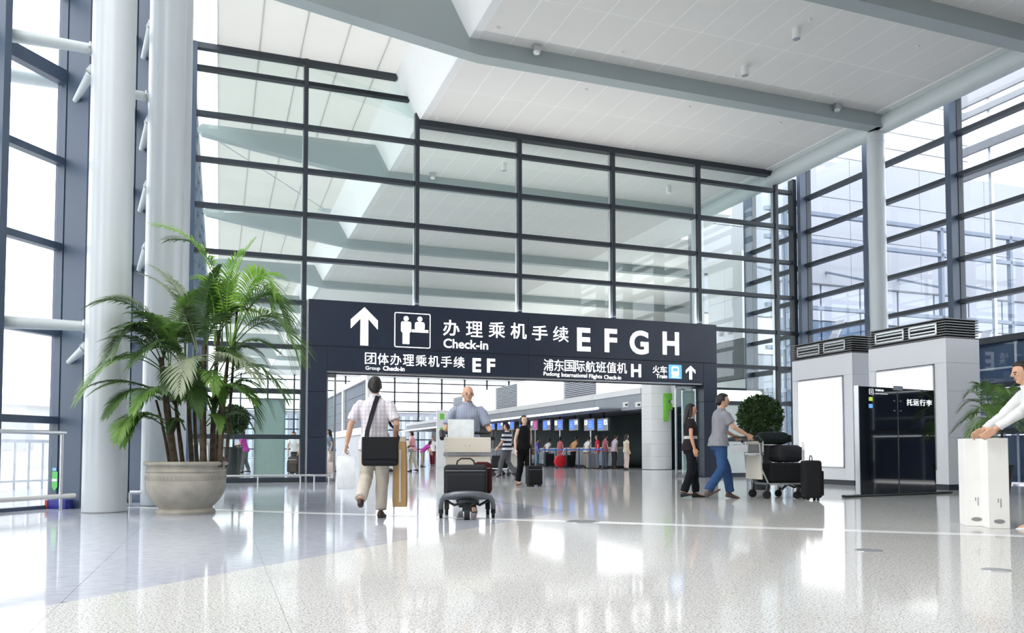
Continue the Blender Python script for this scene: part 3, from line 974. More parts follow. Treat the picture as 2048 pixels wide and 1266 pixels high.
# ------------------------------------------------------------------ grey advertising kiosks
def kiosk(label, t0, t1, s=6.35, dep=0.95, h=3.2, lb=(0.30, 0.22)):
    L = t1 - t0
    k = thing('advertising_kiosk', label, 'kiosk', W(s, t0), ANG, 'grey advertising kiosks')
    PG = M['panelgrey']
    obj('core', MB().box(0.02, dep - 0.02, 0.02, L - 0.02, 0.1, h - 0.01), M['joint'], k)
    obj('plinth', MB().box(0.03, dep - 0.03, 0.03, L - 0.03, 0, 0.11), M['steel'], k)
    y0, y1 = lb[0], L - lb[1]
    zt, zb = 2.66, 0.42
    g = 0.004
    for nm, a, b, c, d in (('front_panel', 0, L, zt + 0.02, h), ('front_panel', 0, y0 - g, 0.12, zt + 0.02 - g), ('front_panel', y1 + g, L, 0.12, zt + 0.02 - g), ('front_panel', y0, y1, 0.12, zb - g)):
        box_obj(nm, PG, k, 0, 0.04, a, b, c, d, 0.003)
    for z0, z1 in ((0.12, 1.1), (1.104, 2.08), (2.084, 2.68), (2.684, h)):
        box_obj('side_panel', PG, k, 0.042, dep, 0, 0.03, z0, z1, 0.003)
        box_obj('side_panel', PG, k, 0.042, dep, L - 0.03, L, z0, z1, 0.003)
        box_obj('back_panel', PG, k, dep - 0.03, dep, 0.032, L - 0.032, z0, z1, 0.003)
    fr = obj('lightbox_frame', MB().box(-0.03, 0.05, y0, y0 + 0.03, zb, zt).box(-0.03, 0.05, y1 - 0.03, y1, zb, zt).box(-0.03, 0.05, y0, y1, zt - 0.03, zt).box(-0.03, 0.05, y0, y1, zb, zb + 0.03), M['alu'], k)
    obj('lightbox_face', MB().box(-0.012, 0.03, y0 + 0.03, y1 - 0.03, zb + 0.03, zt - 0.03), M['lightbox'], fr)
    obj('grille_box', MB().box(0.05, dep - 0.05, 0.05, L - 0.05, h, h + 0.42), M['grilledark'], k)
    me = None
    for i in range(8):
        z = h + 0.012 + 0.056 * i
        mb = MB().box(0, 0.05, 0, L, 0, 0.02).box(dep - 0.05, dep, 0, L, 0, 0.02).box(0.05, dep - 0.05, 0, 0.05, 0, 0.02).box(0.05, dep - 0.05, L - 0.05, L, 0, 0.02)
        if me is None:
            me = mb.mesh('grille_slat', M['grille'])
        link('grille_slat', me, k).location = (0, 0, z)
    for a, b in ((0.20 * L / 2.1, 0.93 * L / 2.1), (1.06 * L / 2.1, 1.88 * L / 2.1)):
        z0, z1 = h + 0.09, h + 0.34
        v = obj('vent', MB().box(-0.02, 0.06, a, a + 0.04, z0, z1).box(-0.02, 0.06, b - 0.04, b, z0, z1).box(-0.02, 0.06, a, b, z0, z0 + 0.035).box(-0.02, 0.06, a, b, z1 - 0.035, z1), M['stainless'], k)
        obj('vent_back', MB().box(0.03, 0.05, a + 0.04, b - 0.04, z0 + 0.03, z1 - 0.03), M['grilledark'], v)
        obj('vent_blade', MB().box(-0.01, 0.03, a + 0.04, b - 0.04, z0 + 0.075, z0 + 0.10).box(-0.01, 0.03, a + 0.04, b - 0.04, z0 + 0.16, z0 + 0.185), M['stainless'], v)
    return k
kiosk('grey clad advertising kiosk with white lightbox, the further one beside the topiary', -6.9, -4.75)
kiosk('grey clad advertising kiosk with white lightbox, the nearer one behind the black sign', -9.55, -7.42)

# ------------------------------------------------------------------ black information sign
il, ir = gnd(1722, 994), gnd(1873, 988)
ia = math.atan2(ir.y - il.y, ir.x - il.x)
IL = (Vector((ir.x - il.x, ir.y - il.y, 0))).length
ins = thing('information_sign', 'free-standing black glass information sign of two panels on a long base', 'sign', (il.x, il.y, 0), ia)
IX, IN = Vector((math.cos(ia), math.sin(ia), 0)), Vector((-math.sin(ia), math.cos(ia), 0))
def ip(px, py):
    d = ray(px, py)
    p = CP + d * ((il - CP).dot(IN) / d.dot(IN))
    return (p - il).dot(IX), p.z
jx = ip(1797, 900)[0]
box_obj('glass_panel', M['darkglass'], ins, 0.0, jx - 0.012, 0, 0.06, 0.03, 1.98, 0.004)
box_obj('glass_panel', M['darkglass'], ins, jx + 0.012, IL, 0, 0.06, 0.03, 1.98, 0.004)
obj('edge_strip', MB().box(-0.022, -0.004, -0.002, 0.09, 0.03, 1.99), M['alu'], ins)
obj('edge_strip', MB().box(jx - 0.008, jx + 0.008, 0.01, 0.07, 0.03, 1.99), M['stainless'], ins)
obj('base_bar', MB().tube([(-0.42, 0.03, 0.022), (IL + 0.48, 0.03, 0.022)], 0.045, 12, flat=0.5), M['black'], ins)
obj('clip_plate', MB().box(jx - 0.14, jx + 0.14, -0.02, 0.08, 1.94, 2.02), M['stainless'], ins)
for dx in (-0.10, 0.08):
    for z in (1.74, 1.56):
        obj('bolt', MB().tube([(jx + dx, -0.014, z), (jx + dx, 0.001, z)], 0.014, 10), M['stainless'], ins)
IT = lit('sign_text_dim', (0.8, 0.82, 0.85), 0.55)
for i, ch in enumerate('托运行李'):
    x0, z1 = ip(1813 + 13.0 * i, 798 + 0.5 * i); x1, z0 = ip(1824.5 + 13.0 * i, 811.5 + 0.3 * i)
    lettering(ch, ins, x0, x1, z0, z1, -0.001, IT, 0.012)
x0, z1 = ip(1750, 778); x1, z0 = ip(1767, 783)
lettering('交通信息', ins, x0, x1, z0, z1, -0.001, IT, 0.0)
x0, z1 = ip(1750, 786.5); x1, z0 = ip(1775, 789)
lettering('Traffic Information', ins, x0, x1, z0, z1, -0.001, IT, 0.0)
YLs, YL = YL, -0.001
x0, z1 = ip(1738, 777.5); x1, z0 = ip(1746, 789)
obj('icon_border', ring(x0, x1, z0, z1, 0.012, 0.006), IT, ins)
flat('icon_mark', rrect((x0 + x1) / 2 - 0.008, (x0 + x1) / 2 + 0.008, z0 + 0.025, z1 - 0.05, 0.003), ins, -0.001, IT)
flat('icon_mark', disc((x0 + x1) / 2, z1 - 0.032, 0.010, 0.010), ins, -0.001, IT)
YL = YLs
for ya, yb, mm in ((794, 802, lit('tile_green', (0.42, 0.62, 0.08), 0.5)), (808, 816, lit('tile_blue', (0.12, 0.35, 0.75), 0.6))):
    x0, z1 = ip(1737.5, ya); x1, z0 = ip(1744.5, yb)
    flat('icon_tile', rrect(x0, x1, z0, z1, 0.008), ins, -0.001, mm)

# ------------------------------------------------------------------ rails
def rail_thing(label, pts, z, r, posts, zpost=None, extra=None):
    t = thing('guard_rail', label, 'rail', pts[0])
    b = Vector(pts[0])
    loc = [Vector(p) - b for p in pts]
    obj('rail', MB().tube([p + Vector((0, 0, z)) for p in loc], r, 12), M['stainless'], t, autosmooth=40)
    for p in posts:
        q = Vector(p) - b
        obj('post', MB().tube([q, q + Vector((0, 0, z))], r * 0.75, 10), M['stainless'], t, autosmooth=40)
    return t
a, c, e = W(-8.55, -0.7), W(-5.9, -0.75), W(-5.3, -0.85)
rail_thing('low steel bumper rail along the foot of the glass screen left of the portal', [a, W(-5.75, -0.72), W(-5.7, -0.9), W(-5.2, -0.9)], 0.2, 0.028, [W(-8.3, -0.7), W(-7.0, -0.71), W(-5.95, -0.72), W(-5.62, -0.9), W(-5.25, -0.9)])
rp = gnd(127, 1020)
q0 = rp - F1 * 6.5
hr = rail_thing('waist-high steel handrail along the left glazing with a lower bumper rail', [rp, q0], 1.06, 0.03, [rp - F1 * 0.05, rp - F1 * 2.2, rp - F1 * 4.4])
dq = (q0 - rp)
obj('bumper_rail', MB().tube([F1 * 0.18 + Vector((0, 0, 0.19)), dq + Vector((0, 0, 0.19))], 0.032, 12), mat('cream_rail', (0.72, 0.70, 0.66), 0.35, var=0.02), hr, autosmooth=40)
p2 = gnd(260, 1012)
rail_thing('short low bumper rail bending behind the second column', [p2, p2 + Vector((0.75, 0.15, 0))], 0.2, 0.03, [p2, p2 + Vector((0.7, 0.14, 0))])
# sticker and socket box at the foot of the big left mullion
stk = thing('sticker', 'green shield-shaped sticker low on the big left mullion', 'sticker', L0 + F1 * 0.85 + F2 * 0.03, math.atan2(F1.y, F1.x))
g = [(-0.055, 0.52), (0.055, 0.52), (0.055, 0.30), (0.0, 0.24), (-0.055, 0.30)]
mbs = MB(); mbs.add([(x, -0.135, z) for x, z in g] + [(x, -0.131, z) for x, z in g], [(0, 1, 2, 3, 4), (9, 8, 7, 6, 5)] + [(i, 5 + i, 5 + (i + 1) % 5, (i + 1) % 5) for i in range(5)])
for j in range(len(mbs.v)):
    x, y, z = mbs.v[j]
    mbs.v[j] = (-0.064 + (y + 0.131), -0.02 + x * 0.9, z)
stk.location = L0 + F1 * 0.85 + F2 * 0.05
obj('shield', mbs, mat('sticker_green', (0.10, 0.50, 0.10), 0.4), stk)
obj('band', MB().box(-0.073, -0.066, -0.067, 0.027, 0.38, 0.415), M['white'], stk)
obj('tab', MB().box(-0.073, -0.066, -0.05, 0.02, 0.53, 0.57), mat('sticker_blue', (0.25, 0.5, 0.75), 0.4), stk)
bx = thing('socket_box', 'small blue and red box at the foot of the big left mullion', 'box', L0 + F1 * 0.72 + F2 * 0.16, math.atan2(F1.y, F1.x))
box_obj('case', mat('box_blue', (0.01, 0.015, 0.22), 0.4), bx, -0.08, 0.05, -0.26, 0.05, 0, 0.13, 0.006)
box_obj('end_cap', mat('box_red', (0.35, 0.05, 0.03), 0.5), bx, -0.09, 0.05, 0.05, 0.10, 0, 0.125, 0.006)

# ------------------------------------------------------------------ potted palm
PC = Vector((-4.245, 10.45, 0))
pot = thing('palm_planter', 'large round cast stone planter with a carved band, holding the tall palm', 'planter', PC)
prof = [(0.36, 0.0), (0.365, 0.03), (0.35, 0.055), (0.325, 0.07), (0.33, 0.085), (0.375, 0.13), (0.425, 0.19), (0.465, 0.26), (0.487, 0.33), (0.492, 0.40), (0.487, 0.435), (0.492, 0.44), (0.493, 0.50), (0.483, 0.51), (0.478, 0.535), (0.49, 0.545), (0.49, 0.57), (0.474, 0.585), (0.478, 0.615), (0.505, 0.625), (0.516, 0.645), (0.512, 0.665), (0.49, 0.675), (0.46, 0.67), (0.45, 0.60)]
obj('bowl', MB().lathe(prof, 72), M['stone'], pot, autosmooth=35)
mb = MB()
for k in range(64):
    a = 2 * math.pi * k / 64
    c = Vector((0.490 * math.cos(a), 0.490 * math.sin(a), 0.470))
    tgt = Vector((-math.sin(a), math.cos(a), 0.35)).normalized()
    nrm = Vector((math.cos(a), math.sin(a), 0))
    mb.obox(c, tgt * 0.017, nrm * 0.007, nrm.cross(tgt) * 0.014)
bo = obj('carved_band', mb, M['stone'], pot)
bo['kind'] = 'stuff'
obj('soil', MB().lathe([(0.452, 0.58), (0.452, 0.605), (0.2, 0.62), (0.01, 0.625)], 40), M['soil'], pot)

rnd = random.Random(7)
palm = thing('palm', 'tall multi-stemmed areca palm with arching green fronds, in the stone planter', 'palm', PC)
def cane(px0, py0, px1, py1, r, dy0, dy1):
    a = atY(px0, py0, PC.y + dy0) - PC
    b = atY(px1, py1, PC.y + dy1) - PC
    a.z = 0.60
    mid = (a + b) / 2 + Vector((rnd.uniform(-.03, .03), rnd.uniform(-.03, .03), 0.05))
    pts, rad = [], []
    n = 12
    for i in range(n + 1):
        u = i / n
        p = a * (1 - u) ** 2 + mid * 2 * u * (1 - u) + b * u * u
        pts.append(p); rad.append(r * 1.35 * (1.15 - 0.45 * u) * (1.08 if i % 3 == 0 else 1.0))
    obj('cane', MB().tube(pts, rad, 9), M['trunk'], palm, autosmooth=50)
for c in ((350, 925, 322, 715, .033, -.08, -.1), (366, 925, 345, 760, .020, .1, .15), (384, 925, 372, 720, .020, .15, .2), (407, 925, 409, 690, .030, -.12, -.12), (424, 922, 438, 660, .024, .05, .1), (440, 922, 458, 700, .022, -.1, -.05), (452, 918, 474, 620, .015, .1, .1), (395, 925, 388, 740, .018, .2, .3), (340, 925, 312, 800, .014, .05, .1), (430, 922, 446, 760, .02, .2, .25)):
    cane(*c)
def frond(b, c, t, m, width=1.0, n=34, petiole=0.22, seed=0):
    """one pinnate leaf: arched rachis b-c-t with two rows of narrow drooping leaflets"""
    r = random.Random(seed)
    mb = MB()
    P = lambda u: b * (1 - u) ** 2 + c * (2 * u * (1 - u)) + t * u * u
    T = lambda u: ((c - b) * (1 - u) + (t - c) * u).normalized()
    mb.tube([P(i / 10) for i in range(11)], [0.009 * (1 - 0.85 * i / 10) for i in range(11)], 5)
    L = (c - b).length + (t - c).length
    up = Vector((0, 0, 1))
    for i in range(n):
        u = petiole + (1 - petiole) * (i + 0.5) / n
        k = (u - petiole) / (1 - petiole)
        ln = L * 0.24 * width * (0.35 + 0.65 * math.sin(math.pi * min(1, 0.22 + 0.70 * k))) * (1 - 0.45 * k ** 3) * r.uniform(0.9, 1.08)
        p, d = P(u), T(u)
        side = d.cross(up)
        if side.length < 0.05:
            side = d.cross(Vector((0, 1, 0)))
        side.normalize()
        nor = side.cross(d).normalized()
        for sg_ in (-1, 1):
            dir0 = (side * sg_ * (0.95 - 0.5 * k) + d * (0.45 + 0.55 * k) + nor * 0.28 + Vector((r.uniform(-.06, .06), r.uniform(-.06, .06), r.uniform(-.06, .06)))).normalized()
            w = 0.0112 * (0.8 + 0.4 * math.sin(math.pi * k))
            wid = dir0.cross(nor).normalized()
            vs = []
            for q, ww in ((0.0, 0.45), (0.35, 1.0), (0.7, 0.75), (1.0, 0.05)):
                pt = p + dir0 * (ln * q) - up * (ln * 0.42 * q * q)
                vs += [pt - wid * w * ww, pt + wid * w * ww]
            mb.add(vs, [(0, 1, 3, 2), (2, 3, 5, 4), (4, 5, 7, 6)])
    return mb
fr_list = [
 (455, 690, 440, 470, 312, 463, 0.0, 'leafyoung', 1.0), (462, 690, 452, 545, 510, 492, .15, 'leafyoung', 1.1), (462, 690, 515, 478, 548, 600, -.1, 'leafyoung', .9),
 (455, 705, 545, 548, 598, 735, -.15, 'leaf', 1.05), (458, 700, 540, 500, 572, 668, .25, 'leaf', 1.0), (430, 690, 446, 560, 398, 565, .2, 'leafyoung', 1.0),
 (335, 700, 285, 560, 190, 622, -.1, 'leafpale', .9), (335, 720, 270, 600, 207, 738, -.25, 'leafdark', 1.0), (330, 745, 250, 655, 158, 806, -.2, 'leaf', .9),
 (330, 790, 240, 735, 172, 808, .1, 'leaf', .8), (320, 800, 262, 745, 208, 850, -.35, 'leafdark', .95), (330, 840, 262, 800, 246, 905, -.2, 'leaf', .9),
 (400, 760, 372, 660, 358, 800, -.5, 'leafpale', .95), (410, 765, 445, 655, 520, 778, -.4, 'leafpale', .95), (430, 780, 515, 672, 575, 815, -.2, 'leafdark', 1.0),
 (440, 790, 505, 715, 548, 850, .1, 'leaf', .95), (395, 700, 375, 565, 300, 545, .15, 'leafpale', .9), (350, 700, 352, 585, 425, 590, -.1, 'leaf', .95),
 (405, 720, 425, 610, 490, 622, .1, 'leafyoung', .95), (340, 735, 350, 620, 285, 642, .2, 'leaf', .9), (370, 740, 335, 640, 272, 730, .2, 'leafdark', .9),
 (440, 740, 490, 640, 560, 720, .3, 'leaf', .9), (420, 800, 470, 735, 512, 822, -.3, 'leaf', .9), (350, 800, 312, 740, 268, 845, .2, 'leaf', .9),
 (390, 720, 395, 610, 345, 600, .3, 'leafdark', .9), (380, 750, 350, 680, 310, 660, -.3, 'leaf', .9), (330, 715, 318, 610, 250, 640, .25, 'leafdark', .9),
 (410, 700, 400, 590, 440, 545, -.2, 'leafdark', .9), (325, 730, 300, 640, 225, 670, .1, 'leafdark', .95), (400, 780, 420, 700, 430, 800, -.45, 'leaf', .85),
 (445, 690, 440, 600, 480, 560, .3, 'leaf', .9), (360, 760, 340, 700, 330, 800, -.45, 'leafdark', .8), (420, 740, 460, 660, 470, 740, -.3, 'leafdark', .9),
 (340, 860, 300, 800, 262, 870, 0.1, 'leaf', .8), (445, 850, 480, 790, 520, 870, .15, 'leafdark', .75), (380, 800, 385, 730, 400, 850, -.42, 'leafdark', .7),
 (325, 720, 330, 640, 372, 660, -.3, 'leaf', .9), (438, 670, 470, 600, 520, 640, .2, 'leafdark', .9), (372, 720, 365, 640, 410, 650, .35, 'leafdark', .85),
 (360, 830, 330, 770, 300, 790, .3, 'leafdark', .8), (430, 840, 455, 770, 490, 770, .35, 'leafdark', .8), (400, 840, 390, 770, 350, 820, .3, 'leafdark', .8), (410, 850, 440, 800, 440, 880, -.25, 'leaf', .6), (370, 860, 350, 810, 335, 880, -.2, 'leafdark', .6),
]
for i, (bx_, by_, cx_, cy_, tx_, ty_, dy, mk, wd_) in enumerate(fr_list):
    if tx_ < 275:
        dy = min(dy, -0.30 - 0.1 * (i % 3))
    ty_ -= 14
    b = atY(bx_, by_, PC.y + 0.1 * dy) - PC
    c = atY(cx_, cy_, PC.y + 0.6 * dy) - PC
    t = atY(tx_, ty_, PC.y + 1.3 * dy) - PC
    obj('frond', frond(b, c, t, M[mk], wd_, n=38 if (t - b).length > 0.7 else 28, seed=i), M[mk], palm)
    # a companion leaf of the same crown, swung round and a little shorter
    v = Vector((rnd.uniform(-.10, .10), (0.42 if (dy < 0 and tx_ > 300) else -0.30) * rnd.uniform(.6, 1.1), rnd.uniform(-.16, .05)))
    obj('frond', frond(b + v * .1, c + v * .6, b + (t - b) * rnd.uniform(.78, .95) + v, None, wd_, n=30, seed=200 + i), M[mk if i % 3 else 'leafdark'], palm)

# ------------------------------------------------------------------ clipped shrubs and the second palm
def leafball(c, r, n, size, rr):
    mb = MB()
    for i in range(n):
        v = Vector((rr.gauss(0, 1), rr.gauss(0, 1), rr.gauss(0, 1))).normalized()
        p = Vector(c) + v * r * (rr.uniform(0.82, 1.0) + 0.05 * mnoise.noise(v * 4))
        d = (v + Vector((rr.uniform(-1, 1), rr.uniform(-1, 1), rr.uniform(-1, 1))) * 0.8).normalized()
        s = d.cross(v + Vector((0.01, 0, 0.3))).normalized()
        L, w = size * rr.uniform(.7, 1.2), size * 0.32
        mb.add([p, p + d * L * .5 - s * w, p + d * L, p + d * L * .5 + s * w], [(0, 1, 2, 3)])
    return mb
def topiary(label, loc, r, zc, seed, pr=0.26, ph=0.95):
    rr = random.Random(seed)
    t = thing('topiary', label, 'shrub', loc)
    f = obj('foliage', leafball((0, 0, zc), r, 2600, 0.075, rr), M['topiary'], t)
    f['kind'] = 'stuff'
    obj('inner_growth', MB().ell((0, 0, zc), (r * .84, r * .84, r * .84), 20, 14), M['topiary'], t, smooth=True)
    obj('stem', MB().tube([(0, 0, ph - 0.1), (0.01, 0, zc)], 0.03, 8), M['trunk'], t)
    pl = obj('planter', MB().lathe([(pr * .72, 0), (pr * .75, 0.03), (pr, ph - .06), (pr * 1.06, ph - .05), (pr * 1.06, ph), (pr * .95, ph), (pr * .93, ph - .06)], 32), mat('dark_planter', (0.016, 0.02, 0.022), 0.35, var=0.1), t, autosmooth=35)
    obj('soil', MB().lathe([(pr * .93, ph - .07), (0.01, ph - .05)], 24), M['soil'], t)
    return t
topiary('round clipped dark green shrub in a tall black planter left of the kiosks', gnd(1522, 979), 0.455, 1.56, 3)
p = W(-7.55, 2.6)
topiary('round clipped shrub behind the glass, half hidden by the palm', p, 0.42, 1.75, 4)
rp2 = atY(1992, 900, 15.4); rp2.z = 0
palm2 = thing('palm', 'small dark palm in a black pot beside the nearer kiosk', 'palm', rp2)
pot2 = thing('palm_planter', 'black tapered pot of the small palm by the right glazing', 'planter', rp2)
obj('bowl', MB().lathe([(0.2, 0), (0.21, 0.02), (0.29, 0.50), (0.30, 0.51), (0.30, 0.55), (0.27, 0.55), (0.26, 0.48)], 32), M['black'], pot2, autosmooth=35)
obj('soil', MB().lathe([(0.262, 0.47), (0.01, 0.49)], 24), M['soil'], pot2)
for k in range(4):
    a = k * 1.7
    obj('cane', MB().tube([(0.06 * math.cos(a), 0.06 * math.sin(a), 0.48), (0.12 * math.cos(a), 0.12 * math.sin(a), 1.0), (0.14 * math.cos(a), 0.14 * math.sin(a), 1.45)], 0.02, 7), M['trunk'], palm2)
for k in range(16):
    a = k * 2 * math.pi / 16 + 0.2 * (k % 3)
    rr = 0.50 + 0.14 * (k % 3)
    zz = 1.45 + 0.12 * (k % 2)
    b = Vector((0.1 * math.cos(a), 0.1 * math.sin(a), zz - 0.15)); c = Vector((0.28 * math.cos(a), 0.28 * math.sin(a), zz + 0.75 - 0.25 * (k % 3))); t_ = Vector((rr * math.cos(a), rr * math.sin(a), zz + 0.45 - 0.42 * (k % 3)))
    obj('frond', frond(b, c, t_, None, 1.1, n=22, seed=90 + k), M['leafdark'] if k % 2 else M['leaf'], palm2)

# ------------------------------------------------------------------ small fittings on the ceiling
def spot(px, py, label, sens=False):
    d = ray(px, py); p = CP + d * ((ZC - 0.1 - CAMZ) / d.z)
    t = thing('ceiling_light' if not sens else 'beam_sensor', label, 'light' if not sens else 'sensor', (p.x, p.y, ZC), ANG)
    if not sens:
        obj('body', MB().lathe([(0.085, -0.24), (0.09, -0.23), (0.09, 0.0)], 18), M['white'], t, autosmooth=40)
        obj('rim', MB().lathe([(0.07, -0.243), (0.085, -0.243), (0.085, -0.238)], 18), M['alu'], t)
    else:
        obj('body', MB().box(-0.09, 0.09, -0.1, 0.02, -0.16, 0.02), M['alu'], t)
        obj('lens', MB().lathe([(0.07, -0.21), (0.08, -0.19), (0.08, -0.16)], 14, (0, -0.04, 0)), M['white'], t)
spot(1593, 66, 'white cylinder spotlight on the ceiling, nearest the upper right beam')
spot(1490, 140, 'white cylinder spotlight on the ceiling above the main beam, left of the other')
spot(1008, 333, 'small white spotlight on the hall ceiling just behind the glass, left one')
spot(1337, 378, 'small white spotlight on the hall ceiling just behind the glass, right one')
spot(1072, 100, 'grey sensor box on the main beam, near its kink', True)
spot(1672, 216, 'grey sensor box on the main beam, near the round column', True)
spot(865, 352, 'grey sensor box on the first beam behind the glass', True)
spot(753, 488, 'small white spotlight on the second beam behind the glass, far left')
spot(1133, 522, 'small white spotlight on the second beam behind the glass, far right')
mb = MB()
for px, py in ((1620, 38), (1245, 104), (1469, 150), (1835, 91), (1172, 178), (1378, 213), (1268, 293), (1560, 245), (1665, 189), (896, 437), (1180, 465), (995, 55), (875, 235)):
    d = ray(px, py); p = CP + d * ((ZC - CAMZ) / d.z)
    ss_, tt_ = st_of(p)
    mb.lathe([(0.03, -0.05), (0.04, -0.045), (0.04, 0)], 8, (ss_, tt_, ZC))
obj('sprinkler_head', mb, M['white'], ceiling)['kind'] = 'stuff'

# ------------------------------------------------------------------ check-in island in the hall
SI = 10.6
def onsi(px, py, ds=0.0):
    return on_s(px, py, SI + ds)
tN = onsi(1303, 860)[0]
isl = thing('checkin_island', 'long grey check-in island with canopy, lit panels and a green F on its end', 'check-in desk', ORG, ANG)
zf1 = onsi(1140, 797)[1]; zf0 = zf1 - 0.95
WH = M['white']
for i in range(8):
    z0 = 0.02 + 0.58 * i
    box_obj('end_panel', WH, isl, SI, SI + 1.05, tN, tN + 0.9, z0, z0 + 0.575, 0.004)
tA, tZ = tN + 0.9, 62.0
for i in range(10):
    a = tA + 5.0 * i
    box_obj('fascia_panel', M['hallgrey'], isl, SI, SI + 0.1, a + 0.01, a + 4.99, zf0, zf1 - 0.28, 0.004)
    box_obj('fascia_top', WH, isl, SI - 0.08, SI + 0.7, a + 0.005, a + 4.995, zf1 - 0.28, zf1, 0.004)
tc0, zc0 = on_s(1197, 817, SI - 1.25)
for i in range(9):
    a = tc0 + 5.0 * i
    box_obj('canopy_panel', M['hallgrey'], isl, SI - 1.2, SI + 3.0, a + 0.01, a + 4.99, zc0 - 0.02, zc0 + 0.05, 0.004)
    box_obj('canopy_light', lit('canopy_edge_light', (1, 1, 1), 1.1), isl, SI - 1.27, SI - 1.2, a + 0.1, a + 4.9, zc0 - 0.04, zc0 + 0.07)
obj('end_soffit', MB().box(SI, SI + 3.0, tA, tc0, zf0 - 0.05, zf0), M['hallgrey'], isl)
obj('backdrop', MB().box(SI + 3.0, SI + 3.15, tN, tZ, 0, zf0 + 0.2), M['darkgreen'], isl)
obj('end_return', MB().box(SI + 1.05, SI + 3.1, tN + 0.4, tN + 0.5, 0, zf0), M['darkgreen'], isl)
def upz(px, py):
    return on_s(px, py, SI + 0.7)
zt = upz(990, 776)[1]; zb = zf1
segs = [(1400, 1192, 'w'), (1192, 1126, 'l'), (1122, 1034, 'w'), (1034, 990, 'l'), (990, 925, 'w'), (925, 905, 'l')]
for xa_, xb_, kd in segs:
    a, b = upz(xa_, 800)[0], upz(xb_, 800)[0]
    a, b = max(min(a, b), tN), max(a, b)
    if kd == 'w':
        box_obj('light_panel', M['lightbox'], isl, SI + 0.7, SI + 1.0, a + 0.03, b - 0.03, zb, zt, 0.01)
    else:
        n = 16
        obj('louvre_back', MB().box(SI + 0.8, SI + 1.0, a, b, zb, zt), M['hallgrey'], isl)
        me = MB().box(SI + 0.7, SI + 0.8, a + 0.02, b - 0.02, 0, (zt - zb) / n * 0.55).mesh('louvre_slat', M['louvre'])
        for i in range(n):
            link('louvre_slat', me, isl).location = (0, 0, zb + (zt - zb) * i / n)
sF0, zF1 = on_t(1327, 787, tN); sF1, zF0 = on_t(1341, 843, tN)
lettering('F', isl, sF0, sF1, zF0, zF1, tN - 0.002, M['green'], 0.05, depth=0.18, name='green_letter')
# a pair of small fascia signs
for px in (1252, 1277):
    a, z = on_s(px, 809, SI)
    fs = obj('fascia_sign', MB().box(SI - 0.03, SI, a - 0.28, a + 0.28, z - 0.12, z + 0.12), WH, isl)
    obj('fascia_sign_mark', MB().box(SI - 0.036, SI - 0.03, a - 0.22, a + 0.02, z - 0.07, z + 0.03), M['joint'], fs)
# overhead monitors, every other one with its number on the other side
mon_px = [1205, 1178, 1147, 1117, 1093, 1068, 1045, 1022, 1000, 984]
for i, px in enumerate(mon_px):
    tt, zz = on_s(px, 849 + 0.2 * i, SI + 0.4)
    num = str(12 + i)
    left = i % 2 == 1
    m = thing('counter_monitor', ['overhead check-in screen nearest the white island end', 'second overhead check-in screen from the white island end', 'third overhead check-in screen from the white island end', 'fourth overhead check-in screen from the white island end', 'overhead check-in screen next to the magenta one, on the viewer’s side', 'overhead check-in screen with a magenta display', 'overhead check-in screen next beyond the magenta one', 'second overhead check-in screen beyond the magenta one', 'third overhead check-in screen beyond the magenta one', 'farthest overhead check-in screen under the canopy'][i], 'monitor', W(SI + 0.4, tt, zz), ANG - R(90), 'screens over the check-in counters')
    hw = 0.62
    box_obj('housing', M['alu'], m, -hw, hw, 0, 0.14, -0.33, 0.33, 0.01)
    x0 = -0.12 if left else -hw + 0.06
    obj('screen', MB().box(x0, x0 + 0.68, -0.008, 0, -0.25, 0.25), M['screenred'] if i == 5 else M['screenblue'], m)
    x1 = -hw + 0.06 if left else hw - 0.44
    lettering(num, m, x1, x1 + 0.36, -0.02, 0.25, -0.002, M['letter'], 0.04, name='number')
    for k in range(3):
        obj('screen_line', MB().box(x0 + 0.08, x0 + 0.5, -0.012, -0.008, 0.12 - 0.12 * k, 0.15 - 0.12 * k), lit('screen_text', (0.35, 0.45, 0.8), 0.6), m)
    if i % 2 == 1:
        obj('pole', MB().tube([(0.1, 0.07, -0.33), (0.1, 0.07, 1.02 - zz)], 0.06, 10), M['alu'], m)
    obj('hanger', MB().box(-0.05, 0.05, 0.04, 0.1, 0.33, max(0.36, zc0 - zz)), M['joint'], m)
for i in range(8):
    a = tN + 4.6 + 3.1 * i
    c = thing('checkin_counter', ['check-in counter nearest the white island end, pale top over dark front', 'second check-in counter from the white island end', 'third check-in counter from the white island end', 'fourth check-in counter from the white island end', 'fifth check-in counter from the white island end', 'sixth check-in counter from the white island end', 'seventh check-in counter from the white island end', 'farthest check-in counter along the island'][i], 'counter', W(SI + 0.5, a), ANG, 'check-in counters under the canopy')
    box_obj('front', M['hallgrey'], c, 0, 0.08, 0, 3.0, 0.1, 1.0, 0.004)
    box_obj('worktop', WH, c, -0.1, 0.65, -0.02, 3.02, 1.0, 1.06, 0.01)
    box_obj('plinth', M['joint'], c, 0.03, 0.6, 0.02, 2.98, 0, 0.1)
    box_obj('side', M['hallgrey'], c, 0.08, 0.6, 0, 0.06, 0.1, 1.0)
    box_obj('belt_frame', M['alu'], c, -0.5, 0.0, 1.9, 2.6, 0.1, 0.35, 0.01)
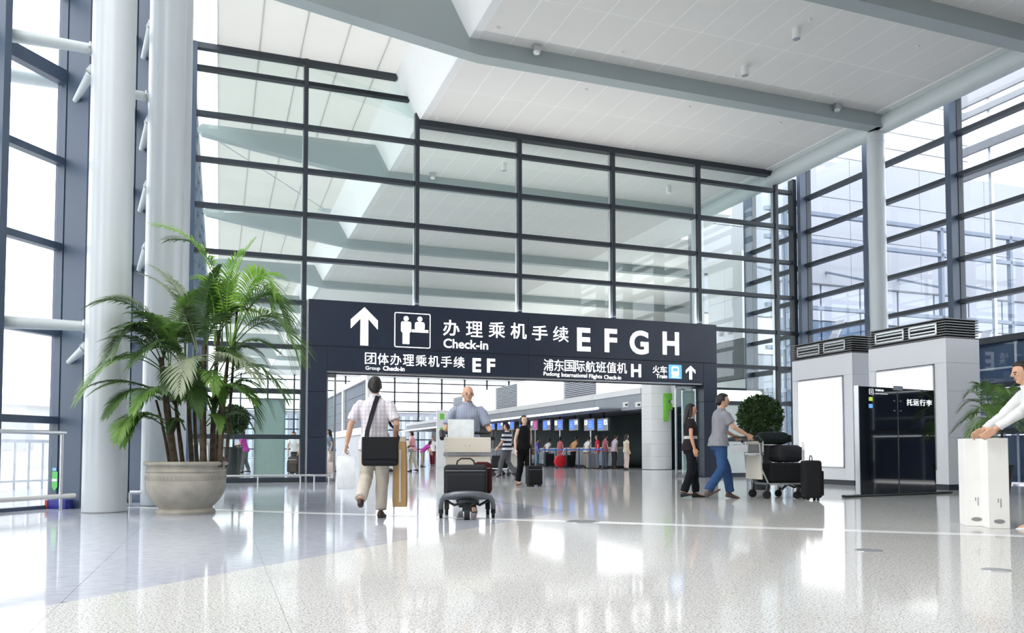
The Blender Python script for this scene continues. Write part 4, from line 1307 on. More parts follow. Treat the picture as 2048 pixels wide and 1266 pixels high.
# queue barrier posts with blue belts
bpx = [1205, 1180, 1158, 1133, 1112, 1090, 1070]
bp = [W(SI - 1.6, on_s(px, 920, SI - 1.6)[0]) for px in bpx]
names = ['nearest to the white end', 'second from the white end', 'third from the white end', 'fourth from the white end', 'fifth from the white end', 'sixth from the white end', 'farthest from the white end']
for i, p in enumerate(bp):
    t = thing('queue_barrier', 'dark queue barrier post with blue belt, ' + names[i], 'barrier', p, ANG, 'queue barriers before the check-in counters')
    obj('base', MB().lathe([(0.19, 0), (0.19, 0.015), (0.06, 0.04)], 20), M['black'], t)
    obj('post', MB().lathe([(0.035, 0.03), (0.035, 0.92), (0.045, 0.92), (0.045, 1.0), (0.02, 1.01)], 12), M['steelblue'], t)
    if i + 1 < len(bp):
        L = (bp[i + 1] - p).length
        obj('belt', MB().box(-0.004, 0.004, 0.04, L - 0.04, 0.90, 0.97), M['blueline'], t)

# ------------------------------------------------------------------ office block, frosted screen, sign box and shop front in the hall
ob = thing('office_block', 'office block with tall navy blinds and pale columns far back in the hall', 'office', ORG, ANG)
sO = 0.0
ta, za_ = on_s(735, 762, sO); tb_, zb_ = on_s(652, 797, sO)
z0o = on_s(690, 862, sO)[1]
zt_o = (za_ + zb_) / 2
tcol = [ta + (62 - ta) * k / 4 for k in range(5)]
for i, a in enumerate(tcol):
    obj('column', MB().box(sO - 0.05, sO + 0.5, a - 0.3, a + 0.3, 0, zt_o + 0.3), WH, ob)
for a, b in zip(tcol[:-1], tcol[1:]):
    n = 14
    me = MB().box(sO + 0.1, sO + 0.16, 0.02, (b - a - 0.6) / n - 0.05, z0o, zt_o).mesh('blind', M['navyblind'])
    for k in range(n):
        link('blind', me, ob).location = (0, a + 0.3 + (b - a - 0.6) / n * k, 0)
    obj('blind_backing', MB().box(sO + 0.17, sO + 0.3, a, b, z0o, zt_o), M['louvre'], ob)
    for z in (z0o + (zt_o - z0o) * q for q in (0.25, 0.5, 0.75)):
        obj('window_bar', MB().box(sO + 0.06, sO + 0.1, a + 0.3, b - 0.3, z - 0.03, z + 0.03), M['navyblind'], ob)
obj('base_wall', MB().box(sO - 0.1, sO + 0.4, tcol[0], 62, 0, z0o - 0.4), M['hallgrey'], ob)
obj('counter_strip', MB().box(sO - 0.25, sO + 0.4, tcol[0], 62, z0o - 0.4, z0o), WH, ob)
obj('eaves', MB().box(sO - 0.1, sO + 0.6, tcol[0] - 0.4, 62, zt_o, zt_o + 0.35), WH, ob)


fz = thing('frosted_screen', 'tall frosted pale green glass screen standing behind the glass left of the portal', 'screen', W(0, 1.6), ANG)
a0, zt1 = on_t(509, 800, 1.6); a1, _ = on_t(571, 800, 1.6)
obj('glass_sheet', MB().box(a0 + 0.03, a1 - 0.03, -0.01, 0.01, 0.12, zt1), M['frosted'], fz)
obj('frame', MB().box(a0, a0 + 0.03, -0.02, 0.02, 0, zt1 + 0.03).box(a1 - 0.03, a1, -0.02, 0.02, 0, zt1 + 0.03).box(a0, a1, -0.02, 0.02, zt1, zt1 + 0.03).box(a0, a1, -0.02, 0.02, 0.08, 0.12), M['alu'], fz)
obj('foot', MB().box(a0, a0 + 0.1, -0.2, 0.2, 0, 0.04).box(a1 - 0.1, a1, -0.2, 0.2, 0, 0.04), M['alu'], fz)

tS = 1.4
s0, z1 = on_t(1422, 779, tS); s1, z0 = on_t(1523, 807, tS)
sb = thing('sign_box', 'long lit white sign box in a dark frame behind the glass right of the portal', 'sign', W(0, tS), ANG)
obj('case', MB().box(s0 - 0.05, s1 + 0.12, 0, 0.18, z0 - 0.08, z1 + 0.08), M['steel'], sb)
flat('sign_face', rrect(s0 + 0.03, s1 + 0.02, z0, z1, 0.12), sb, 0.0, M['lightbox'], 0.01)
for s in (s0 + 0.1, s1):
    obj('leg', MB().box(s - 0.04, s + 0.04, 0.05, 0.13, 0, z0 - 0.05), M['steel'], sb)

sh = thing('shop_front', 'pale shop front with a dark grey band, behind the glass right of the portal', 'shop', ORG, ANG)
S9 = 10.9
ta, za_ = on_s(1497, 673, S9); tb_, zb_ = on_s(1421, 690, S9)
_, zc_ = on_s(1460, 760, S9)
for k in range(2):
    a = ta + 0.35 + 1.15 * k
    box_obj('upper_panel', M['panelgrey'], sh, S9, S9 + 0.3, a + 0.005, a + 1.145, za_, za_ + 1.6, 0.004)
    box_obj('upper_panel', WH, sh, S9, S9 + 0.3, a + 0.005, a + 1.145, za_ + 1.61, za_ + 3.4, 0.004)
    box_obj('dark_band', mat('dark_band', (0.075, 0.085, 0.09), 0.4, var=0.08), sh, S9 + 0.05, S9 + 0.3, a + 0.004, a + 1.146, zc_, za_ - 0.01, 0.004)
    box_obj('shop_wall', WH, sh, S9 + 0.1, S9 + 0.3, a + 0.004, a + 1.146, 0, zc_ - 0.02, 0.004)
for px, py in ((1427, 672), (1444, 668), (1462, 664)):
    a, z = on_s(px, py, S9)
    obj('round_lamp', MB().ell((S9 - 0.06, a, z), (0.10, 0.10, 0.10), 14, 9), M['alu'], sh, smooth=True)
# leaning tall glass display beside the portal, inside
gd = thing('glass_display', 'pale blue glass display case inside the portal beside the white island end', 'display case', W(0, 2.2), ANG)
s0, zt1 = on_t(1366, 783, 2.2); s1, _ = on_t(1392, 783, 2.2)
obj('glass_sheet', MB().box(s0, s1, 0, 0.02, 0.1, zt1), M['frosted'], gd)
obj('frame', MB().box(s0 - 0.04, s0, -0.02, 0.05, 0, zt1 + 0.04).box(s1, s1 + 0.04, -0.02, 0.05, 0, zt1 + 0.04).box(s0, s1, -0.02, 0.05, zt1, zt1 + 0.04).box(s0, s1, -0.02, 0.05, 0, 0.1), M['alu'], gd)
# signposts in the hall with green marks
for i, (px, t_) in enumerate(((884, 19.0),)):
    s_, zt1 = on_t(px, 820, t_)
    hp = thing('sign_totem', 'pale slim totem with green marks in the middle of the hall', 'sign', W(s_, t_), ANG)
    box_obj('slab', WH, hp, -0.28, 0.28, 0, 0.12, 0, zt1, 0.01)
    for z in (zt1 - 0.35, zt1 - 1.1):
        obj('green_mark', MB().box(-0.12, 0.12, -0.01, 0, z - 0.16, z + 0.16), M['green'], hp)

# ------------------------------------------------------------------ outside
og = struct('ground', False)
obj('paving', MB().box(-160, 160, -60, 220, -0.4, -0.10), M['outground'], og)
nb = thing('neighbouring_building', 'pale clad neighbouring terminal wing with blue glazing, outside the right glazing', 'building', ORG, ANG)
OW, OL = M['outwhite'], M['outline']
TB = 8.0
for r_, (z0, z1) in enumerate(((8.75, 11.0), (11.03, 12.9), (12.93, 14.9))):
    for k in range(8):
        a = 11.6 + 4.4 * k
        box_obj('cladding_panel', OW, nb, a + 0.012, a + 4.388, TB, TB + 0.3, z0, z1, 0)
obj('cladding_joint', MB().box(11.6, 46.8, TB + 0.06, TB + 0.4, 8.7, 14.85), OL, nb)
for k in range(7):
    z = 14.9 + 0.95 * k
    box_obj('roof_rib', mat('roof_white', (0.43, 0.435, 0.45), 0.6, var=0.02), nb, 11.6, 33.0, TB + 4.0, TB + 4.4, z + 0.02, z + 0.93)
obj('roof_backing', MB().box(11.6, 33.0, TB + 4.1, TB + 4.5, 14.9, 21.5), OL, nb)
# lower glazing: blue panes, white panes and frame members
rr = random.Random(5)
for k in range(15):
    a = 11.6 + 2.35 * k
    for r_ in range(5):
        z0 = 0.1 + 1.73 * r_
        q = rr.random()
        mm = M['outblue'] if (r_ < 2 and q < 0.72) or q < 0.30 else (OW if q < 0.62 else mat('white_blind', (0.68, 0.68, 0.68), 0.6, var=0.02))
        if r_ > 3:
            mm = mat('mid_blue_cladding', (0.38, 0.40, 0.46), 0.5, var=0.03)
        box_obj('window_panel', mm, nb, a + 0.05, a + 2.3, TB + 0.1, TB + 0.25, z0, z0 + 1.66)
obj('frame_lines', MB().box(11.6, 46.8, TB + 0.2, TB + 0.3, 0.0, 8.72), M['outframe'], nb)
# a projecting open steel frame in front of it
for z in (3.4, 5.2, 7.0, 9.9, 11.1):
    obj('frame_beam', MB().box(13.5, 46, TB - 2.6, TB - 2.4, z - 0.08, z + 0.08), M['outframe'], nb)
for k in range(8):
    s = 14.5 + 4.4 * k
    obj('frame_post', MB().box(s - 0.08, s + 0.08, TB - 2.6, TB - 2.4, 0, 11.2), M['outframe'], nb)
    obj('frame_tie', MB().bar((s, TB - 2.5, 8.4), (s, TB, 9.3), 0.1, 0.1), M['outframe'], nb)
    if k % 2 == 0:
        obj('brace', MB().bar((s + 0.2, TB - 2.2, 1.0), (s + 3.2, TB - 2.2, 6.6), 0.5, 0.06), OW, nb)
# louvred sun canopy along the right glazing
lv = thing('sun_louvres', 'white sun louvres running outside the upper right glazing', 'louvre', ORG, ANG)
for ya, yb in ((120, 214), (226, 238), (296, 312), (352, 362)):
    zt_ = on_s(1930, ya, 12.2)[1]; zb_ = on_s(1930, yb, 12.2)[1]
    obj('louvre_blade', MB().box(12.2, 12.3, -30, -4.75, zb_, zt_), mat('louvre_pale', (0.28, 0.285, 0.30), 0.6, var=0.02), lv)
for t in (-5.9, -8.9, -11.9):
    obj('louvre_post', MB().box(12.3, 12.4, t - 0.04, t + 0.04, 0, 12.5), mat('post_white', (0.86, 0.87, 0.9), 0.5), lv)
# dark low spandrel glazing below the thick transom at the right
for a, b in zip(fins[:-1], fins[1:]):
    if a < -6:
        for k in range(3):
            obj('spandrel', MB().box(10.80, 10.83, a + 0.1, b - 0.1, 0.05 + 1.2 * k, 1.22 + 1.2 * k), M['outblue'], wr)
        obj('spandrel_bar', MB().box(10.77, 10.80, a + 0.1, b - 0.1, 2.92, 2.97).box(10.77, 10.80, a + 0.1, b - 0.1, 1.7, 1.75).box(10.77, 10.80, (a + b) / 2 - 0.03, (a + b) / 2 + 0.03, 0.05, 3.6), WH, wr)
# terrace railing and a pale block beyond the left glazing
tr2 = thing('terrace_railing', 'pale picket railing on the terrace outside the left glazing', 'railing', L0 - F2 * 5.5, math.atan2(F1.y, F1.x))
obj('top_bar', MB().box(-9, 12, -0.04, 0.04, 1.0, 1.07).box(-9, 12, -0.03, 0.03, 0.15, 0.2), mat('pale_bar', (0.82, 0.84, 0.87), 0.5), tr2)
pk = MB().box(-0.03, 0.03, -0.02, 0.02, 0.0, 1.0).mesh('picket', mat('pale_bar', (0, 0, 0)))
for k in range(60):
    link('picket', pk, tr2).location = (-9 + 0.35 * k, 0, 0)
tw = thing('terrace_block', 'low pale building far outside the left glazing', 'building', L0 - F2 * 26, math.atan2(F1.y, F1.x))
obj('wall', MB().box(-20, 40, 0, 6, -0.12, 3.2), mat('terrace_white', (0.80, 0.80, 0.81), 0.7, var=0.02), tw)
obj('parapet', MB().box(-20.2, 40.2, -0.2, 6.2, 3.2, 3.6), mat('terrace_white', (0, 0, 0)), tw)
for k in range(9):
    obj('window', MB().box(-15 + 6 * k, -12 + 6 * k, -0.05, 0.02, 0.9, 2.3), mat('terrace_pane', (0.62, 0.64, 0.68), 0.4), tw)
fb = thing('distant_building', 'pale striped building seen through the far glazing of the hall', 'building', W(14, 105), ANG)
obj('body', MB().box(-24, 30, 0, 10, 0, 7.2), OW, fb)
mfin = MB().box(0, 0.5, -0.3, 0, 0, 6.6).mesh('facade_fin', mat('fin_blue', (0.36, 0.44, 0.60), 0.5, var=0.05))
for k in range(40):
    link('facade_fin', mfin, fb).location = (-23 + 1.3 * k, 0, 0)
obj('roof_edge', MB().box(-24.5, 30.5, -0.6, 10, 7.2, 7.5), WH, fb)

# ------------------------------------------------------------------ people
def remeshed(mb, vox, m, name, smooth=4, wrinkle=0.0, seed=0, wscale=13.0):
    me0 = mb.mesh('tmp')
    o = bpy.data.objects.new('tmp', me0)
    md = o.modifiers.new('r', 'REMESH'); md.mode = 'VOXEL'; md.voxel_size = vox; md.use_remove_disconnected = False
    if smooth:
        ms = o.modifiers.new('s', 'SMOOTH'); ms.factor = 0.5; ms.iterations = smooth
    me = baked(o)
    bpy.data.objects.remove(o)
    bpy.data.meshes.remove(me0)
    if wrinkle:
        off = Vector((seed * 3.1, seed * 1.7, 0))
        for v in me.vertices:
            q = Vector((v.co.x * wscale, v.co.y * wscale, v.co.z * wscale * 0.55)) + off
            v.co += v.normal * (mnoise.noise(q) * wrinkle + abs(mnoise.noise(q * 2.3)) * wrinkle * 0.5)
    me.polygons.foreach_set('use_smooth', [True] * len(me.polygons))
    me.materials.clear()
    me.materials.append(m)
    me.name = name
    return me
def ering(c, rx, ry, n=20):
    return [(c[0] + rx * math.cos(2 * math.pi * j / n), c[1] + ry * math.sin(2 * math.pi * j / n), c[2]) for j in range(n)]

def person(label, loc, heading, H=1.70, arms=None, legs=None, lean=0.0, head=(0.0, 0.0), female=False, top=None, sleeve=0.55,
           bottom=None, cuff=0.97, skirt=False, shoes=None, hairm=None, hair='short', vox=0.013, cvox=0.014, hem=0.86, collar=False,
           curl=0.5, skin=None, group=None, belt=None, seed=0, slim=1.0, wide=1.0):
    k = H / 1.72
    skin = skin or M['skin']; hairm = hairm or M['hair']; shoes = shoes or M['black']
    sw = (0.158 if female else 0.176) * wide
    L = R(lean)
    def bend(p):
        p = Vector(p)
        if p.z <= 0.92 or not lean:
            return p
        y, z = p.y, p.z - 0.92
        return Vector((p.x, y * math.cos(L) + z * math.sin(L), 0.92 + z * math.cos(L) - y * math.sin(L)))
    A = {'L': ((-0.255, -0.02, 1.13), (-0.27, 0.04, 0.89)), 'R': ((0.255, -0.02, 1.13), (0.27, 0.04, 0.89))}
    if arms:
        A.update(arms)
    G_ = {'L': ((-0.10, 0.02, 0.49), (-0.10, -0.02, 0.085), 4, 0), 'R': ((0.10, 0.02, 0.49), (0.10, -0.02, 0.085), -4, 0)}
    if legs:
        G_.update(legs)
    S = {'L': bend((-sw, -.006, 1.382)), 'R': bend((sw, -.006, 1.382))}
    HP = {'L': Vector((-0.088, 0, 0.90)), 'R': Vector((0.088, 0, 0.90))}
    rb = 0.9 if female else 1.0
    # ---- body: one surface
    mb = MB()
    prof = [(0.80, .135, .095, 0), (0.90, .158, .108, -.008), (0.98, .148 * (.98 if not female else .92), .100, -.004), (1.08, .135 * (1 if not female else .86), .093, 0), (1.20, .150 * rb, .102, .004), (1.31, .165 * rb, .105, .0), (1.375, .155 * rb, .088, -.008), (1.43, .095, .066, -.008), (1.48, .060, .056, -.004)]
    rings = [[bend(p) for p in ering((0, y, z), rx * slim, ry * slim)] for z, rx, ry, y in prof]
    mb.loft(rings)
    nk0, nk1 = bend((0, -.006, 1.44)), bend((0, .012, 1.57))
    mb.tube([nk0, (nk0 + nk1) / 2, nk1], [.060, .052, .052], 14)
    hs = len(mb.v)
    mb.ell((0, .020, 1.622), (.074, .094, .098), 18, 12)
    mb.ell((0, .034, 1.570), (.058, .068, .066), 16, 10)
    mb.ell((0, .062, 1.528), (.034, .036, .026), 12, 8)
    mb.tube([(0, .108, 1.628), (0, .122, 1.600), (0, .128, 1.585)], [.009, .013, .016], 8)
    for sx_ in (-1, 1):
        mb.ell((sx_ * .077, .008, 1.600), (.011, .019, .031), 10, 8)
        mb.ell((sx_ * .034, .090, 1.600), (.020, .018, .014), 8, 6)
    piv = bend((0, .0, 1.50))
    RH = Matrix.Rotation(R(head[0]), 4, 'Z') @ Matrix.Rotation(R(head[1]) - L * 0.35, 4, 'X')
    def hmap(p):
        return piv + RH @ (Vector(p) - Vector((0, 0, 1.50)))
    for i in range(hs, len(mb.v)):
        mb.v[i] = tuple(hmap(mb.v[i]))
    for sd in 'LR':
        e, w = Vector(A[sd][0]), Vector(A[sd][1])
        s = S[sd]
        th = .92 if female else 1.0
        mb.tube([s + (s - e).normalized() * .02, s, s * .6 + e * .4, e, e * .55 + w * .45, w], [.030 * th, .049 * th, .046 * th, .038 * th, .037 * th, .026 * th], 12)
        d = (w - e).normalized()
        sgn = -1 if sd == 'L' else 1
        nrm = Vector((-sgn, 0, 0)) - d * d.dot(Vector((-sgn, 0, 0)))
        nrm.normalize()
        fwd = nrm.cross(d) * sgn
        if fwd.y < 0 and abs(d.y) < 0.8:
            fwd = -fwd
        pc = w + d * .05
        mb.obox(w + d * .048, d * .046, fwd * .040, nrm * .014)
        for f, (ln, off) in enumerate(((.066, .031), (.076, .0105), (.070, -.0105), (.054, -.031))):
            b = w + d * .088 + fwd * off
            pts = [b]
            q = d.copy()
            for j in range(3):
                ang = curl * (0.45 + 0.3 * j)
                q = (d * math.cos(ang * (j + 1) * .8) + nrm * math.sin(ang * (j + 1) * .8)).normalized()
                pts.append(pts[-1] + q * ln * (.42, .33, .25)[j])
            mb.tube([b - d * .03] + pts, [.0095, .0095, .0090, .0082, .0068], 8)
        tb_ = w + d * .022 + fwd * .030
        mb.tube([tb_, tb_ + (d * .55 + fwd * .7 + nrm * .25).normalized() * .034, tb_ + (d * .85 + fwd * .55 + nrm * .45).normalized() * .062], [.0125, .0105, .008], 8)
    for sd in 'LR':
        kn, an, yaw, pit = G_[sd]
        kn, an = Vector(kn), Vector(an)
        h = HP[sd]
        mb.tube([h + Vector((0, 0, .04)), h * .6 + kn * .4, kn, kn * .62 + an * .38, an], [.088, .072, .054, .052, .036], 14)
        fd = Matrix.Rotation(R(yaw), 4, 'Z') @ Matrix.Rotation(R(-pit), 4, 'X')
        st = len(mb.v)
        mb.tube([(0, -.045, -.045), (0, .02, -.045), (0, .09, -.055), (0, .16, -.062)], [.036, .040, .036, .026], 10, flat=.8)
        for i in range(st, len(mb.v)):
            mb.v[i] = tuple(an + fd @ Vector(mb.v[i]))
    for i in range(len(mb.v)):
        mb.v[i] = tuple(Vector(mb.v[i]) * k)
    me = remeshed(mb, vox, skin, 'person', 2)
    P = bpy.data.objects.new('person', me)
    COL.objects.link(P)
    P.location = loc
    P.rotation_euler = (0, 0, R(heading))
    tag(P, label, 'person', group)
    def child(name, mb, m, vx, sm=3, wr=0.0, parent=P, sd=0):
        for i in range(len(mb.v)):
            mb.v[i] = tuple(Vector(mb.v[i]) * k)
        return link(name, remeshed(mb, vx, m, name, sm, wr, sd), parent)
    def plain(name, mb, m, parent=P):
        for i in range(len(mb.v)):
            mb.v[i] = tuple(Vector(mb.v[i]) * k)
        return obj(name, mb, m, parent, smooth=True)
    # ---- top
    if top is not None:
        mb = MB()
        z0 = hem
        pr = [(z0, .212, .166, -.004), (z0 + .1, .200, .152, -.004), (1.06, .160 * (.9 if female else 1), .120, 0), (1.20, .172 * rb, .126, .004), (1.31, .184 * rb, .126, 0), (1.375, .178 * rb, .110, -.008), (1.415, .150 * rb, .092, -.010), (1.45, .100, .078, -.008), (1.478, .074, .070, -.004)]
        mb.loft([[bend(p) for p in ering((0, y, z), rx * slim, ry * slim, 24)] for z, rx, ry, y in pr])
        if sleeve > 0:
            for sd in 'LR':
                e, w = Vector(A[sd][0]), Vector(A[sd][1])
                s = S[sd]
                inn = Vector((s.x * .55, s.y, s.z - .02))
                if sleeve <= 1:
                    q = s + (e - s) * sleeve
                    mb.tube([inn, s * .85 + inn * .15, s * .8 + q * .2, s * .5 + q * .5, q], [.058, .068, .068, .066, .070], 14)
                else:
                    mb.tube([inn, s * .85 + inn * .15, s * .8 + e * .2, s * .5 + e * .5, e, e + (w - e) * min(1, sleeve - 1)], [.058, .068, .068, .062, .055, .044], 14)
        child('shirt', mb, top, cvox, 3, .010, sd=seed)
        if collar:
            mb = MB()
            c0, c1 = bend((0, -.004, 1.462)), bend((0, .004, 1.505))
            mb.tube([c0, c1], [.076, .066], 18)
            plain('collar', mb, top)
    # ---- bottom
    if bottom is not None:
        mb = MB()
        zt = 0.99
        if skirt:
            mb.loft([ering((0, 0, z), rx, ry, 24) for z, rx, ry in ((cuff, .19, .15), (cuff * .5 + .45, .185, .145), (.90, .185, .135), (zt, .155, .112))])
        else:
            mb.loft([ering((0, -.004, z), rx * slim, ry * slim, 22) for z, rx, ry in ((.80, .165, .118), (.90, .178, .128), (zt, .160, .114))])
            for sd in 'LR':
                kn, an, yaw, pit = G_[sd]
                kn, an = Vector(kn), Vector(an)
                h = HP[sd]
                q = kn + (an - kn) * cuff
                mb.tube([h + Vector((0, 0, .04)), h * .6 + kn * .4, kn, kn * .5 + q * .5, q], [.105, .092, .080, .074, .072], 16)
        child('trousers' if not skirt else 'skirt', mb, bottom, cvox, 3, .011, sd=seed + 5)
        if belt:
            mb = MB()
            mb.loft([ering((0, -.004, z), .166 * slim, .120 * slim, 24) for z in (.965, 1.0)])
            plain('belt', mb, belt)
    # ---- shoes
    for sd in 'LR':
        kn, an, yaw, pit = G_[sd]
        an = Vector(an)
        fd = Matrix.Rotation(R(yaw), 4, 'Z') @ Matrix.Rotation(R(-pit), 4, 'X')
        mb = MB()
        rr_ = []
        for y, wx, zt in ((-.075, .024, -.02), (-.06, .036, .005), (-.01, .041, .012), (.05, .044, -.022), (.11, .048, -.045), (.17, .040, -.055), (.20, .022, -.066)):
            rr_.append([(wx * math.cos(a), y, max(-.085, -.085 + (zt + .085) * (0.5 + 0.5 * math.sin(a)) * (1.0 if math.sin(a) > -.2 else 0))) for a in (2 * math.pi * j / 12 for j in range(12))])
        mb.loft(rr_)
        for i in range(len(mb.v)):
            mb.v[i] = tuple(an + fd @ Vector(mb.v[i]))
        child('shoe', mb, shoes, .010, 1)
    # ---- hair and face
    mb = MB()
    rg = []
    hc = (0, .004, 1.622)
    for i in range(9):
        a = R(-18 + 108 * i / 8)
        z = hc[2] + .116 * math.sin(a)
        cc = max(.02, math.cos(a))
        rg.append([(hc[0] + .088 * cc * math.cos(t), (hc[1] + .002 + (.106 if math.sin(t) < 0 else (.136 if i > 4 else (.122 if i == 4 else .055))) * cc * math.sin(t)), z) for t in (2 * math.pi * j / 18 for j in range(18))])
    mb.loft(rg)
    mb.ell((0, -.046, 1.585), (.072, .056, .062), 14, 10)
    if hair == 'long':
        mb.loft([[(x * .9, y, z) for x, y, z in ering((0, yy, z), rx, ry, 16)] for z, rx, ry, yy in ((1.36, .06, .03, -.085), (1.44, .095, .042, -.075), (1.54, .098, .055, -.055), (1.62, .092, .075, -.03))])
        for sx_ in (-1, 1):
            mb.tube([(sx_ * .07, .02, 1.64), (sx_ * .083, .01, 1.55), (sx_ * .085, -.02, 1.45)], [.02, .024, .015], 8)
    elif hair == 'bob':
        mb.loft([ering((0, -.03, z), rx, ry, 16) for z, rx, ry in ((1.495, .080, .062), (1.53, .100, .078), (1.60, .106, .088), (1.68, .092, .088))])
    elif hair == 'bald':
        mb = MB()
        mb.ell((0, -.040, 1.600), (.078, .060, .060), 14, 10)
        mb.ell((0, -.03, 1.66), (.066, .07, .052), 14, 10)
    for i in range(len(mb.v)):
        mb.v[i] = tuple(hmap(mb.v[i]))
    child('hair', mb, hairm, .010, 2, .004, sd=seed + 9)
    for sx_ in (-1, 1):
        mb = MB().ell(tuple(hmap((sx_ * .032, .104, 1.603))), (.011, .009, .007), 10, 6)
        plain('eye', mb, M['eye'])
        mb = MB().tube([hmap((sx_ * .018, .112, 1.621)), hmap((sx_ * .034, .108, 1.626)), hmap((sx_ * .050, .096, 1.621))], .0045, 6)
        plain('eyebrow', mb, hairm)
    plain('lips', MB().ell(tuple(hmap((0, .102, 1.553))), (.022, .009, .008), 10, 6), M['lip'])
    return P

def local(P_, v):
    a = R(P_[1]); c, s = math.cos(a), math.sin(a)
    return Vector((P_[0].x + v[0] * c - v[1] * s, P_[0].y + v[0] * s + v[1] * c, v[2]))

C = cloth
# stride presets: planted leg, trailing leg with raised heel
STEP_R = {'R': ((0.09, 0.06, .49), (0.085, -0.01, .085), -4, 0), 'L': ((-0.10, 0.03, .50), (-.115, -.34, .245), 3, -62)}
STEP_L = {'L': ((-0.09, 0.10, .49), (-0.085, 0.12, .085), 4, 0), 'R': ((0.10, 0.02, .50), (.10, -.30, .16), -3, -38)}
WALK = {'L': ((-0.09, 0.16, .50), (-0.085, 0.24, .095), 4, 10), 'R': ((0.095, 0.02, .50), (.095, -.24, .13), -4, -28)}
SMALLW = {'L': ((-0.09, 0.08, .495), (-0.085, 0.10, .085), 4, 0), 'R': ((0.095, 0.0, .495), (.095, -.14, .10), -4, -12)}

# 1 man walking away towards the portal
m1 = (gnd(748, 1035), 2.0)
m1 = (Vector((m1[0].x, m1[0].y, 0)), m1[1])
person('man seen from behind with black shoulder bag, pale plaid shirt and beige trousers', m1[0], m1[1], 1.71,
       arms={'L': ((-0.285, -0.05, 1.135), (-0.335, -0.02, .905)), 'R': ((0.275, -0.06, 1.14), (0.245, 0.10, .96))}, legs=STEP_R, head=(4, 0),
       top=M['plaid'], sleeve=0.80, bottom=C('beige', (0.56, 0.51, 0.43)), shoes=mat('dark_shoe', (0.04, 0.022, 0.015), 0.5), vox=.0075, cvox=.011, collar=True, curl=0.9, hem=.825, seed=1, wide=1.06)
bg_ = thing('shoulder_bag', 'black messenger bag hanging at the back of the man in plaid', 'bag', local(m1, (0.10, -0.235, 0.63)), R(m1[1] + 3))
box_obj('body', M['blackfab'], bg_, -0.215, 0.215, -0.075, 0.075, 0.0, 0.33, 0.035)
box_obj('flap', M['blackfab'], bg_, -0.21, 0.21, -0.09, -0.066, 0.08, 0.345, 0.012)
mb = MB()
sp_pts = [(-0.165, -0.01, 0.30), (-0.155, 0.03, .42), (-0.115, 0.09, .60), (-0.075, 0.125, .75), (-0.05, 0.16, .835), (-0.035, 0.235, .86), (-0.02, 0.31, .80), (0.02, 0.365, .66), (0.10, 0.355, .50), (0.18, 0.27, .42), (0.21, 0.12, .36), (0.205, 0.0, .30)]
for i in range(len(sp_pts) - 1):
    a_, b_ = Vector(sp_pts[i]), Vector(sp_pts[i + 1])
    nrm = ((a_ + b_) / 2 - Vector((-0.1, 0.235, (a_.z + b_.z) / 2 - 0.1))).normalized()
    mb.bar(a_ - (b_ - a_) * .06, b_ + (b_ - a_) * .06, 0.055, 0.006, up=nrm)
obj('strap', mb, M['blackfab'], bg_)
def carrier(name, label, loc, rz, w, h, d, m, hand_z, cat='bag', handle=None):
    t = thing(name, label, cat, loc, rz)
    mb = MB()
    mb.loft([[(x * w / 2 * s, y * d / 2 * s2, z) for x, y in ((-1, -1), (0, -1.15), (1, -1), (1.04, 0), (1, 1), (0, 1.15), (-1, 1), (-1.04, 0))] for z, s, s2 in ((0, .92, .8), (h * .1, 1, 1), (h * .6, 1, .9), (h * .92, .96, .55), (h, .93, .25))])
    obj('body', mb, m, t, autosmooth=40)
    hm = handle or m
    for s in (-1, 1):
        obj('handle', MB().tube([(-w * .2, s * d * .12, h - .02), (-w * .12, s * d * .06, (h + hand_z) / 2 + .02), (0, 0, hand_z), (w * .12, s * d * .06, (h + hand_z) / 2 + .02), (w * .2, s * d * .12, h - .02)], 0.007, 6), hm, t)
    return t
carrier('carrier_bag', 'white plastic carrier bag in the left hand of the man in plaid', local(m1, (-0.345, 0.0, 0.345)), R(m1[1] + 12), 0.22, 0.40, 0.14, C('white_bag', (0.80, 0.83, 0.84)), 0.485)
pbg = thing('paper_bag', 'tall narrow tan paper bag in the right hand of the man in plaid', 'bag', local(m1, (0.305, 0.08, 0.125)), R(m1[1] - 8))
KR = mat('kraft_paper', (0.50, 0.31, 0.13), 0.7, var=0.06, scale=6)
KR2 = mat('kraft_light', (0.70, 0.62, 0.52), 0.7, var=0.04)
mb = MB(); mb.loft([[(x, y, z) for x, y in ((-.085 * s, -.04), (0.01, -.046), (.085 * s, -.04), (.085 * s, .04), (-.085 * s, .04))] for z, s in ((0, .95), (.1, 1), (.55, .95), (.80, .8))])
obj('body', mb, KR, pbg)
obj('label_strip', MB().box(-0.002, 0.024, -.050, -.046, 0.06, .70), KR2, pbg)
obj('top_fold', MB().box(-.066, .066, -.03, .03, .80, .86), KR2, pbg)

